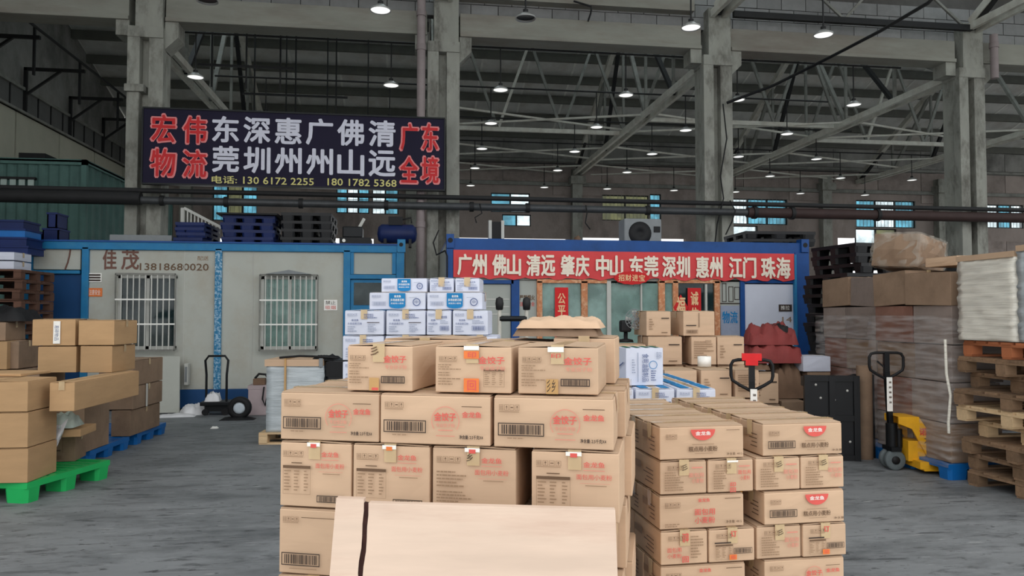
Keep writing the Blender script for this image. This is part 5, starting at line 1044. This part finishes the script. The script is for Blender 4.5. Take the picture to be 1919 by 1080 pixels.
o = crumple('black_bag', 'black bag resting on the right end of the cardboard lid', 'bag', .56, .86, .1, .55, .99, .07, 'black', 9, fr)
t = thing('black_case', 'black soft case hanging at the right side of the wrapped load', 'case', fr(.86, .3, .7), rzl); bevel(link('body', MB().box(-.1, .16, -.2, .25, .0, .30, 'blackplastic').mesh('b'), t, loc=(0, 0, 0)), .03); link('flap', MB().box(-.1, .2, -.21, -.19, .1, .28, 'black').mesh('f'), t, loc=(0, 0, 0)); link('stand', MB().box(-.08, .12, -.15, .2, -.7, 0, 'blackplastic').mesh('f'), t, loc=(0, 0, 0))
tag(MB().tube([fr(.2, .1, 1.03), fr(.45, .08, 1.05), fr(.7, .1, 1.04), fr(.9, .12, 1.02)], .014, 'black', 6).build('black_strap'), 'black carrying strap lying along the cardboard lid', 'strap')
# ================================================================ THINGS ON THE OFFICE ROOFS
ZR = 2.755
def pstack(a, b, D_Y, n, z0, m, name, hh=.14, dep=1.0, wood=False, grp=None):
    p, q = atY(a, 420, D_Y), atY(b, 420, D_Y)
    for i in range(n):
        w = q.x - p.x; loc = ((p.x + q.x) / 2 + random.uniform(-.03, .03), D_Y + dep / 2, z0 + i * (hh + .002))
        (wooden_pallet if wood else plastic_pallet)(loc, random.uniform(-.03, .03), w, dep, '%s, %s from the bottom' % (name, ORD[i]), grp or name, m, hh=hh)
pstack(330, 385, 13.1, 4, ZR, 'navyplastic', 'navy pallet of the low stack on the left office roof', .085)
pstack(414, 512, 13.2, 4, ZR, 'navyplastic', 'navy pallet of the tall stack on the left office roof', .12)
pstack(527, 622, 13.3, 4, ZR, 'blackplastic', 'black pallet stacked beside the navy ones on the roof', .14)
p, q = atY(405, 400, 13.1), atY(520, 400, 13.1); tag(MB().box(p.x, q.x, 13.1, 14.2, ZR + .492, ZR + .52, 'black').build('dark_board'), 'thin dark board lying on the tall navy pallet stack', 'board')
p, q = atY(205, 440, 13.2), atY(322, 440, 13.2); bevel(tag(MB().box(p.x, q.x, 13.2, 14.6, ZR, ZR + .13, 'grey').build('grey_slab'), 'flat grey board package on the left office roof', 'board'), .01)
p, q = atY(706, 425, 13.3), atY(782, 425, 13.3); t = thing('air_tank', 'dark horizontal cylinder tank on the left office roof end', 'tank', (p.x, 13.5, ZR)); zz = ZR + .24
MB().lathe([(0, 0), (.12, .02), (.17, .08), (.17, q.x - p.x - .08), (.12, q.x - p.x - .02), (0, q.x - p.x)], (p.x, 13.5, zz), 'navyplastic', 18, 'x').build('tank', t)
for x in (p.x + .12, q.x - .15): MB().box(x, x + .05, 13.36, 13.64, ZR, zz - .1, 'dark_steel').build('foot', t)
MB().box(p.x + .2, p.x + .45, 13.4, 13.6, zz + .15, zz + .3, 'black').build('motor', t); MB().tube([(p.x + .4, 13.5, zz + .25), (p.x + .6, 13.5, zz + .3), (q.x - .1, 13.5, zz + .2)], .015, 'black', 6).build('hose', t)
p, q = atY(636, 425, 13.4), atY(695, 425, 13.4); t = thing('roof_machine', 'dark boxy machine with pale lamp on the roof behind the office', 'machine', (p.x, 13.4, ZR)); bevel(MB().box(p.x, q.x, 13.4, 14.0, ZR, ZR + .16, 'dark_steel').build('base', t), .01); bevel(MB().box(p.x + .05, q.x - .15, 13.45, 13.9, ZR + .16, ZR + .36, 'blackmetal').build('cover', t), .02); MB().cyl((p.x + .08, 13.38, ZR + .1), (p.x + .08, 13.4, ZR + .1), .03, 'white', 10).build('lamp', t)
MB().bar((p.x + .3, 13.6, ZR + .3), (p.x + .42, 13.6, ZR + .52), .05, .05, 'lightgrey').build('lever', t)
t = thing('metal_stair', 'pale steel stair rail sloping behind the navy pallets', 'stair', (atY(380, 420, 14.4).x, 14.4, ZR)); a, b = atY(345, 390, 14.4), atY(425, 432, 14.4); a2, b2 = Vector((a.x, 14.4, a.z - .38)), Vector((b.x, 14.4, max(b.z - .3, ZR + .02)))
MB().bar(a, b, .04, .05, 'lightgrey').build('handrail', t); MB().bar(a2, b2, .04, .05, 'lightgrey').build('stringer', t)
for i in range(13): u = i / 12; MB().bar(a.lerp(b, u), a2.lerp(b2, u), .02, .02, 'lightgrey').build('bar', t)
MB().box(a.x - .05, a.x, 14.37, 14.43, ZR, a.z, 'lightgrey').build('post', t)
for i, (a, b, z) in enumerate(((52, 75, .16), (80, 110, .22), (88, 106, .5))):
    p, q = atY(a, 430, 13.2), atY(b, 430, 13.2); z0 = ZR if i < 2 else ZR + .22; h = z if i < 2 else .26
    t = thing('plastic_crate', 'dark blue plastic crate on the left end of the office roof, %s' % ('left', 'right lower', 'right upper')[i], 'crate', (p.x, 13.2, z0), 0, 'crates on the left roof end'); mb = MB()
    for e in ((p.x, q.x, 13.2, 13.22), (p.x, q.x, 13.58, 13.6), (p.x, p.x + .02, 13.2, 13.6), (q.x - .02, q.x, 13.2, 13.6)): mb.box(e[0], e[1], e[2], e[3], z0, z0 + h, 'navyplastic')
    mb.box(p.x, q.x, 13.2, 13.6, z0, z0 + .02, 'navyplastic'); mb.build('body', t); MB().box(p.x - .01, q.x + .01, 13.19, 13.61, z0 + h - .03, z0 + h, 'navyplastic').build('rim', t)
# left of the office, crates over the far left pile
for i in range(4):
    p, q = atD(-30, 420, 11.2), atD(48 - 3 * i, 420, 11.2); z0 = 2.46 + i * .13
    t = thing('plastic_crate', 'blue plastic crate high on the far left pile, %s from the bottom' % ORD[i], 'crate', (p.x, p.y, z0), 0, 'crates on the far left pile'); MB().box(p.x, q.x, p.y, p.y + .5, z0, z0 + .1, 'blueplastic' if i == 2 else 'navyplastic').build('body', t); MB().box(p.x - .015, q.x + .015, p.y - .015, p.y + .515, z0 + .1, z0 + .128, 'navyplastic').build('rim', t)
# right office roof
p, q = atY(1170, 440, 12.2), atY(1240, 440, 12.2); t = thing('air_conditioner', 'grey outdoor air conditioner unit on the deep blue office roof', 'air conditioner', ((p.x + q.x) / 2, 12.2, 2.74)); bevel(MB().box(p.x, q.x, 12.2, 12.55, 2.76, 2.76 + .42, 'grey').build('casing', t), .02)
cx = p.x + (q.x - p.x) * .42; MB().lathe([(0, -.01), (.05, -.01), (.06, -.02), (.19, -.02), (.2, 0)], (cx, 12.2, 2.93), 'black', 24, 'y').build('fan_grille', t); MB().box(q.x - .14, q.x - .03, 12.185, 12.2, 2.95, 3.05, 'black').build('label_plate', t)
for x in (p.x + .1, q.x - .15): MB().box(x, x + .06, 12.2, 12.55, 2.735, 2.765, 'dark_steel').build('foot', t)
p, q = atY(916, 430, 12.3), atY(945, 430, 12.3); t = thing('equipment_screen', 'upright black panel between pale posts on the deep blue office roof', 'panel', (p.x, 12.3, 2.735)); MB().box(p.x + .05, q.x - .05, 12.32, 12.36, 2.735, 3.1, 'black').build('panel', t)
for x in (p.x, q.x - .05): MB().box(x, x + .05, 12.3, 12.4, 2.735, 3.12, 'lightgrey').build('post', t)
crumple('brown_bag', 'small brown bag on the deep blue office roof', 'bag', -.07, .07, -.08, .08, 2.735, .17, 'brownsack', 6, Frame(tuple(atY(1082, 445, 12.3))[:2], 0), n=6)
for i in range(2):
    p, q = atY(1400 + 6 * i, 440, 12.0), atY(1535, 440, 12.0); plastic_pallet(((p.x + q.x) / 2, 12.6, 2.735 + i * .13), -.08 + .04 * i, q.x - p.x, 1.0, 'black pallet on the right end of the deep blue office roof, %s' % ('lower', 'upper')[i], 'black pallets on the right roof end', 'blackplastic', hh=.125)
# pile of black pallets right of the deep blue office
q = Vector((6.62, 9.75, 0))
for i in range(18):
    plastic_pallet((q.x + random.uniform(-.05, .05) + (.12 if i > 14 else 0), q.y + .55, i * .143), random.uniform(-.05, .05) + .1, 1.0, 1.0, 'black plastic pallet in the tall pile beside the office, %s' % (ORD[i] + ' from the floor' if i < 14 else ORD[17 - i] + ' from the top'), 'tall pile of black pallets', 'blackplastic')
# ================================================================ BROWN CARTONS BEHIND THE WHITE ONES
GBk = 'brown cartons before the glass front'
for j, z0 in enumerate((.14, .45, .76)):
    for i, (a, b) in enumerate(((1212, 1275), (1279, 1335), (1338, 1388))): pc(a, b, 0, 1, 7.5, .4, -8, 'plain brown carton low in the pile before the glass front, %s layer, %s' % (ORD[j], ('left', 'middle', 'right')[i]), GBk, None, z0=z0, z1=z0 + .305 if j < 2 else 1.065, flaps=False)
for i, (a, b, s) in enumerate(((1210, 1273, 'P1'), (1290, 1336, 'P2'), (1338, 1387, 'P1'))): pc(a, b, 0, 1, 7.3, .5, -6 - 2 * i, 'brown carton in the second layer before the glass front, %s' % ('left', 'middle', 'right')[i], GBk, s, z0=1.07, z1=1.345)
for i, (a, b, s) in enumerate(((1207, 1253, 'P1'), (1275, 1334, 'P3'))): pc(a, b, 0, 1, 7.35, .45, -2 - 2 * i, 'brown carton on the very top before the glass front, %s' % ('left', 'right')[i], GBk, s, z0=1.346, z1=1.59)
for i, (a, b, s) in enumerate(((1240, 1300, None), (1307, 1364, 'P1'), (1370, 1414, 'P2'))):
    pc(a, b, 0, 1, 6.6, .45, -5, 'brown carton in the nearest row before the glass front, %s' % ('left', 'middle', 'right')[i], GBk, s, z0=.83, z1=1.075)
    for k, z0 in enumerate((.13, .48)): pc(a, b, 0, 1, 6.6, .45, -5, 'brown carton under the nearest row before the glass front, %s of the %s layer' % (('left', 'middle', 'right')[i], ('bottom', 'middle')[k]), GBk, None, z0=z0, z1=z0 + .348, flaps=False)
q = atD(1325, 700, 6.85); wooden_pallet((q.x, q.y, 0), -.1, 1.0, .7, 'wooden pallet under the nearest brown cartons', None, hh=.125)
q = atD(1300, 700, 7.75); wooden_pallet((q.x, q.y, 0), -.1, 1.05, .5, 'wooden pallet under the rear brown cartons', None, hh=.135)
q = atD(1320, 688, 6.75); t = thing('tape_roll', 'white roll of tape standing on the nearest brown cartons', 'tape', (q.x, q.y, 1.083)); MB().lathe([(.035, 0), (.06, 0), (.06, .09), (.035, .09), (.035, 0)], (q.x, q.y, 1.083), 'white', 20).build('roll', t)
pc(1140, 1206, 0, 1, 7.3, .4, -8, 'brown carton left of the pile, carrying the desk fan', GBk, None, z0=.9, z1=1.27); pc(1140, 1206, 0, 1, 7.3, .4, -8, 'brown carton below the one carrying the desk fan', GBk, None, z0=0, z1=.898, flaps=False)
q = atD(1178, 620, 7.5); x, y, z = q.x, q.y, 1.275; t = thing('desk_fan', 'small black and grey desk fan in front of the glass', 'fan', (x, y, z)); MB().lathe([(0, 0), (.08, 0), (.07, .025), (.02, .035), (.02, .16), (0, .16)], (x - .03, y, z), 'black', 16).build('base', t); bevel(MB().box(x - .09, x + .02, y - .05, y + .05, z + .1, z + .22, 'black').build('motor', t), .02)
mb = MB()
for k in range(12): a = k * math.pi / 6; mb.bar((x + .05, y - .06, z + .23), (x + .05 + .1 * math.cos(a), y - .05, z + .23 + .1 * math.sin(a)), .006, .006, 'grey')
for r in (.04, .07, .1): mb.tube([(x + .05 + r * math.cos(k * math.pi / 10), y - .055, z + .23 + r * math.sin(k * math.pi / 10)) for k in range(20)], .004, 'grey', 5, True)
mb.build('fan_cage', t); mb = MB()
for k in range(4): a = k * math.pi / 2; c, s_ = math.cos(a), math.sin(a); mb.add([(x + .05, y - .03, z + .23), (x + .05 + .085 * c - .03 * s_, y - .04, z + .23 + .085 * s_ + .03 * c), (x + .05 + .09 * c, y - .035, z + .23 + .09 * s_), (x + .05 + .085 * c + .03 * s_, y - .02, z + .23 + .085 * s_ - .03 * c)], [(0, 1, 2, 3)], 'lightgrey')
mb.build('blades', t)
# push trolley seen behind the centre stack
p, q = atD(936, 600, 7.4), atD(988, 600, 7.4); t = thing('platform_trolley', 'platform trolley with two grey uprights and a black cross handle', 'trolley', ((p.x + q.x) / 2, p.y, 0)); y = p.y
bevel(MB().box(p.x - .1, q.x + .3, y - .1, y + .8, .16, .21, 'steel').build('deck', t), .01)
for x in (p.x, q.x): MB().cyl((x, y, .21), (x, y, 1.64), .02, 'steel', 10).build('upright', t); MB().lathe([(0, -.07), (.035, -.06), (.042, 0), (.035, .05), (0, .07)], (x, y, 1.66), 'dark_steel', 12).build('knob', t)
MB().cyl((p.x, y, 1.51), (q.x, y, 1.51), .028, 'blackmetal', 12).build('cross_handle', t)
for x in (p.x, q.x + .2):
    for yy in (y, y + .7): MB().cyl((x - .02, yy, .08), (x + .02, yy, .08), .08, 'black', 14).build('wheel', t)
# ================================================================ RIGHT REAR CLUTTER
GS = 'cartons and sacks below the white door'
for i, (a, b, z0, z1, D, m) in enumerate(((1405, 1452, 0, .5, 9.0, 'carddark'), (1455, 1500, 0, .53, 9.0, 'carddark'), (1503, 1546, 0, .52, 9.2, 'carddark'), (1405, 1450, .502, .86, 9.0, 'card'), (1503, 1546, .522, .86, 9.2, 'carddark'))):
    pc(a, b, 0, 1, D, .5, -6, 'brown carton on the floor before the white door, %s' % ('bottom left', 'bottom middle', 'bottom right', 'upper left', 'upper right')[i], GS, 'P1' if i in (1, 3) else None, m, z0=z0, z1=z1)
pc(1495, 1547, 0, 1, 9.2, .45, -4, 'dirty white carton before the foot of the deep blue post', GS, None, 'white_card', z0=.862, z1=1.05)
fr = Frame(tuple(atD(1475, 700, 9.1))[:2], -.1)
crumple('brown_sack', 'dark brown sack under the red sacks', 'sack', -.2, .22, -.05, .4, .535, .5, 'brownsack', 5, fr)
crumple('red_sack', 'dusty red sack in front of the white door, lower', 'sack', -.46, .20, -.04, .42, .96, .30, 'redsack', 6, fr, n=20, pw=.22, am=.8); crumple('red_sack', 'dusty red sack in front of the white door, upper', 'sack', -.44, .16, .0, .4, 1.18, .25, 'redsack', 16, fr, n=20, pw=.3, am=1.6)
crumple('black_bag', 'black bag lying on top of the red sacks', 'bag', -.12, .1, .1, .35, 1.33, .12, 'black', 7, fr)
crumple('brown_sack', 'brown sack left below the red sacks', 'sack', -.44, -.21, -.05, .4, .88, .12, 'brownsack', 9, fr)
# upright black pallet boards
def upright(px0, px1, D, yawd, n, lab, w):
    p = atD(px0, 800, D); t = thing('pallet_board', lab, 'pallet', (p.x, p.y, 0), math.radians(yawd)); m = 'blackplastic'
    bevel(link('board', MB().box(0, w, 0, .05, .0, .9, m).mesh('b'), t, loc=(0, 0, 0)), .01)
    mb = MB()
    for z in (0, .42, .84): mb.box(.0, w, -.02, 0, z, z + .06, m)
    for x in (0, w / 2 - .03, w - .06): mb.box(x, x + .06, -.025, 0, 0, .9, m)
    link('rim', mb.mesh('r'), t, loc=(0, 0, 0)); ft = MB()
    for x in (.0, w / 2 - .06, w - .12):
        for z in (.02, .4, .78): ft.box(x, x + .12, .05, .15, z, z + .1, m)
    o = link('feet', ft.mesh('f'), t, loc=(0, 0, 0)); rv = MB().lathe([(0, -.004), (.012, -.002), (.013, 0)], (0, 0, 0), 'lightgrey', 10, 'y').mesh('rivet')
    for x, z in ((.12, .8), (w * .55, .64), (w - .12, .74), (.3 * w, .66), (w - .1, .2), (.12, .3), (w * .3, .12)): link('rivet', rv, t, loc=(x, -.001, z))
    return t
upright(1508, 1600, 8.0, -16, 0, 'wide black pallet board standing on edge in front of the pile', .56); upright(1598, 1628, 8.15, -20, 0, 'narrower black pallet board on edge behind the wide one', .22)
# ================================================================ WRAPPED CARTON LOADS
GA = 'carton loads in stretch film'
def load(X0, Y0, lab, seed, top=2.03):
    R = random.Random(seed); plastic_pallet((X0 + .6, Y0 + .58, 0), 0, 1.24, 1.2, 'blue plastic pallet under the %s film wrapped load' % lab, 'blue plastic pallets right', hh=.15)
    z = .152; hs = [.37, .385, .36, .38, .36]
    for r, h in enumerate(hs):
        cut = .5 + R.uniform(-.06, .06)
        for i in range(2):
            for k in range(2):
                if k and r < 4: continue
                a = 1.14 * (0 if i == 0 else cut); b = 1.14 * (cut if i == 0 else 1); last = r == 4
                carton(.555 - R.uniform(0, .03), b - a - .015, h - .008 - (R.uniform(0, .05) if last else 0), (X0 + .32 + .56 * k + R.uniform(-.03, .02), Y0 + .01 + (a + b) / 2, z), R.uniform(-.04, .04) * (2.2 if last else 1), 'brown carton in the %s wrapped load, %s layer, %s %s' % (lab, ORD[r], ('near', 'far')[i], ('left', 'right')[k]), GA, None, *R.choice((('carddark', 'carddark'), ('carddark', 'carddark'), ('cardred', 'carddark'), ('cardgrey', 'cardgrey'))), side=None, flaps=last, tilt=(R.uniform(-.05, .05) * last, R.uniform(-.03, .03) * last), along='y')
        z += h
    t = thing('stretch_film', 'dusty clear stretch film around the %s carton load' % lab, 'film', (X0 + .59, Y0 + .58, .12)); link('film', wrapped(1.24, 1.2, 1.42, 'film', seed, .012, 26), t, loc=(0, 0, 0))
load(5.04, 6.42, 'near', 3); load(5.22, 7.78, 'rear', 4)
mb = MB(); p = Vector((4.9, 7.5, 0.0)); mb.cyl(p, p + Vector((0, 0, 1.0)), .08, 'carddark', 16); tag(mb.build('film_roll_post'), 'upright plastic wrapped cardboard tube between the two wrapped loads', 'tube')
tag(MB().tube([(4.98, 6.36, 1.32), (4.97, 6.34, 1.0), (5.0, 6.33, .8), (4.98, 6.34, .55), (4.99, 6.35, .45)], .014, 'film_dense', 6).build('film_strand'), 'twisted strand of white film hanging down the near corner of the load', 'film')
t = thing('wrapped_bale', 'lumpy brown parcel in cloudy film lying on top of the wrapped loads', 'parcel', (5.5, 7.6, 2.04), .3); t.rotation_euler = (.08, .12, .5); link('parcel', carton_body(.6, .5, .36, 'carddark', 'carddark', bulge=.05, seed=2), t, loc=(0, 0, 0)); link('film', wrapped(.63, .53, .38, 'film_bale', 9, .02, 8), t, loc=(0, 0, -.005))
carton(.5, .4, .09, (5.6, 6.9, 2.04), .1, 'flat pale carton lying on the near wrapped load', None, None, 'card', 'cardtop', along='y')
# ---- wooden pallets with the white wrapped load
R = random.Random(11); z = 0; GWp = 'wooden pallets of the right hand pile'
for i in range(9):
    wooden_pallet((5.72 + R.uniform(-.12, .1), 5.72 + R.uniform(-.05, .05), z), R.uniform(-.09, .09), 1.15, 1.12, 'wooden pallet in the right hand pile, %s from the floor' % ORD[i], GWp, 'redwood' if i == 8 else ('palewood' if i in (3, 4) else 'wood'), hh=.144); z += .146
zt2 = z
for i, (y0, d, h, m) in enumerate(((5.62, .68, .72, 'film_dense'), (4.95, .66, .76, 'film_grey'))):
    t = thing('wrapped_load', 'white %s wrapped load on the wooden pallet pile' % ('cream toned' if i == 0 else 'silvery'), 'load', (5.62, y0 + d / 2, zt2 + .005)); link('film_wrap', wrapped(1.12, d - .02, h, m, 20 + i, .012, 26), t, loc=(0, 0, 0))
    link('lid', MB().box(-.57, .57, -d / 2 + .01, d / 2 - .01, h, h + .05, 'cardtop').mesh('lid'), t, loc=(0, 0, 0))
crumple('black_tarp', 'black tarpaulin heap behind the white wrapped loads', 'tarp', 7.2, 9.6, 9.0, 11.0, 0, 2.55, 'black', 14)
# ================================================================ PALLET JACKS
def jack(loc, rz, label, red=False, turn=0.0):
    t = thing('pallet_jack', label, 'pallet jack', loc, rz)
    for y in (-.055, .055):
        mb = MB(); mb.lathe([(.04, -.025), (.09, -.03), (.1, -.02), (.1, .02), (.09, .03), (.04, .025)], (0, y, .1), 'wheel', 22, 'y'); w = link('wheel', mb.mesh('w'), t, loc=(0, 0, 0)); link('hub', MB().lathe([(0, -.034), (.04, -.034), (.045, 0), (.04, .034), (0, .034)], (0, y, .1), 'black', 14, 'y').mesh('h'), w, loc=(0, 0, 0))
    link('steer_fork', MB().box(-.05, .05, -.1, .1, .19, .23, 'blackmetal').box(-.03, .03, -.015, .015, .08, .2, 'blackmetal').mesh('f'), t, loc=(0, 0, 0))
    link('pump', MB().cyl((0, 0, .22), (0, 0, .46), .055, 'blackmetal', 14).cyl((.07, 0, .22), (.07, 0, .4), .035, 'blackmetal', 12).mesh('p'), t, loc=(0, 0, 0))
    # yellow body: folded plate with a slanting front strap
    prof = [(.0, .54), (.20, .54), (.47, .12), (.47, .05), (.30, .05), (.30, .10), (.13, .42), (.0, .47)]; n = len(prof)
    mb = MB()
    for y0, y1 in ((-.15, -.13), (.13, .15)): mb.add([(x, y0, z) for x, z in prof] + [(x, y1, z) for x, z in prof], [tuple(range(n)), tuple(range(2 * n - 1, n - 1, -1))] + [(i, n + i, n + (i + 1) % n, (i + 1) % n) for i in range(n)], 'yellow')
    mb.add([(.0, -.13, .54), (.20, -.13, .54), (.47, -.13, .12), (.0, .13, .54), (.20, .13, .54), (.47, .13, .12), (.47, -.13, .05), (.47, .13, .05)], [(0, 1, 4, 3), (1, 2, 5, 4), (2, 6, 7, 5)], 'yellow'); mb.box(.1, .3, -.13, .13, .1, .3, 'yellow'); body = bevel(link('body', mb.mesh('b'), t, loc=(0, 0, 0)), .004)
    mb = MB(); mb.text('诺', .20, .27, .36, .43, -.1525, 'signr', .02); mb.text('力', .245, .315, .28, .345, -.1525, 'dink', .02); mb.rect(.30, .35, .235, .245, -.1525, 'dink'); mb.rect(.32, .37, .205, .215, -.1525, 'red'); link('lettering', mb.mesh('l'), body, loc=(0, 0, 0))
    for y in (-.19, .19): bevel(link('fork', MB().box(.22, 1.38, y - .08, y + .08, .055, .105, 'yellow').box(.18, .5, y - .08, y + .08, .03, .06, 'yellow').mesh('k'), t, loc=(0, 0, 0)), .006)
    link('cross_plate', MB().box(.14, .46, -.27, .27, .05, .12, 'yellow').mesh('c'), t, loc=(0, 0, 0))
    for y in (-.19, .19): link('load_roller', MB().cyl((1.25, y - .04, .04), (1.25, y + .04, .04), .038, 'black', 12).mesh('r'), t, loc=(0, 0, 0))
    link('shaft', MB().bar((-.01, 0, .44), (-.04, 0, .98), .05, .045, 'blackmetal', (1, 0, 0)).mesh('s'), t, loc=(0, 0, 0))
    mb = MB(); mb.box(-.055, .0, -.036, -.03, .58, .92, 'white'); [mb.rect(-.035, -.01, .66 + .05 * k, .68 + .05 * k, -.036, 'ink') for k in range(5)]; link('label_strip', mb.mesh('l'), t, loc=(0, 0, 0))['label'] = 'white printed label strip'
    pts = [(-.045, 0, .90), (-.14, 0, .95), (-.20, 0, .99), (-.21, 0, 1.03), (-.21, 0, 1.12), (-.19, 0, 1.155), (-.15, 0, 1.165), (.07, 0, 1.165), (.11, 0, 1.155), (.13, 0, 1.12), (.13, 0, 1.03), (.12, 0, .99), (.06, 0, .95), (-.035, 0, .90)]
    link('handle_loop', MB().tube(pts, .014, 'black', 10, True).mesh('h'), t, loc=(0, 0, 0)); link('grip_stem', MB().box(-.065, -.015, -.02, .02, .9, 1.17, 'blackplastic').mesh('g'), t, loc=(0, 0, 0)); link('lever', MB().bar((-.04, 0, 1.0), (-.13, 0, 1.08), .014, .014, 'black').mesh('v') if not red else bevel(link('x', MB().box(-.12, .04, -.035, .035, 1.16, 1.22, 'red_plastic').box(-.09, .01, -.04, .03, 1.12, 1.16, 'red_plastic').mesh('v'), None, loc=(0, 0, 0)), .01).data, t, loc=(0, 0, 0))
    for o in t.children:
        if turn and o.name.split('.')[0] in ('shaft', 'label_strip', 'handle_loop', 'grip_stem', 'lever', 'steer_fork', 'wheel'): o.rotation_euler = (0, 0, turn)
    if red:
        for o in [o for o in COL.objects if o.name.startswith('x') and o.parent is None]: bpy.data.objects.remove(o)
    return t
q = atZ(1678, 881, 0); jack((q.x, q.y + .05, 0), -.16, 'yellow pallet jack with black loop handle pushed under the wrapped load')
q = atD(1418, 700, 6.35); jack((q.x, q.y, 0), math.radians(-112), 'pallet jack with a red lever behind the right carton stack', True, math.radians(90))
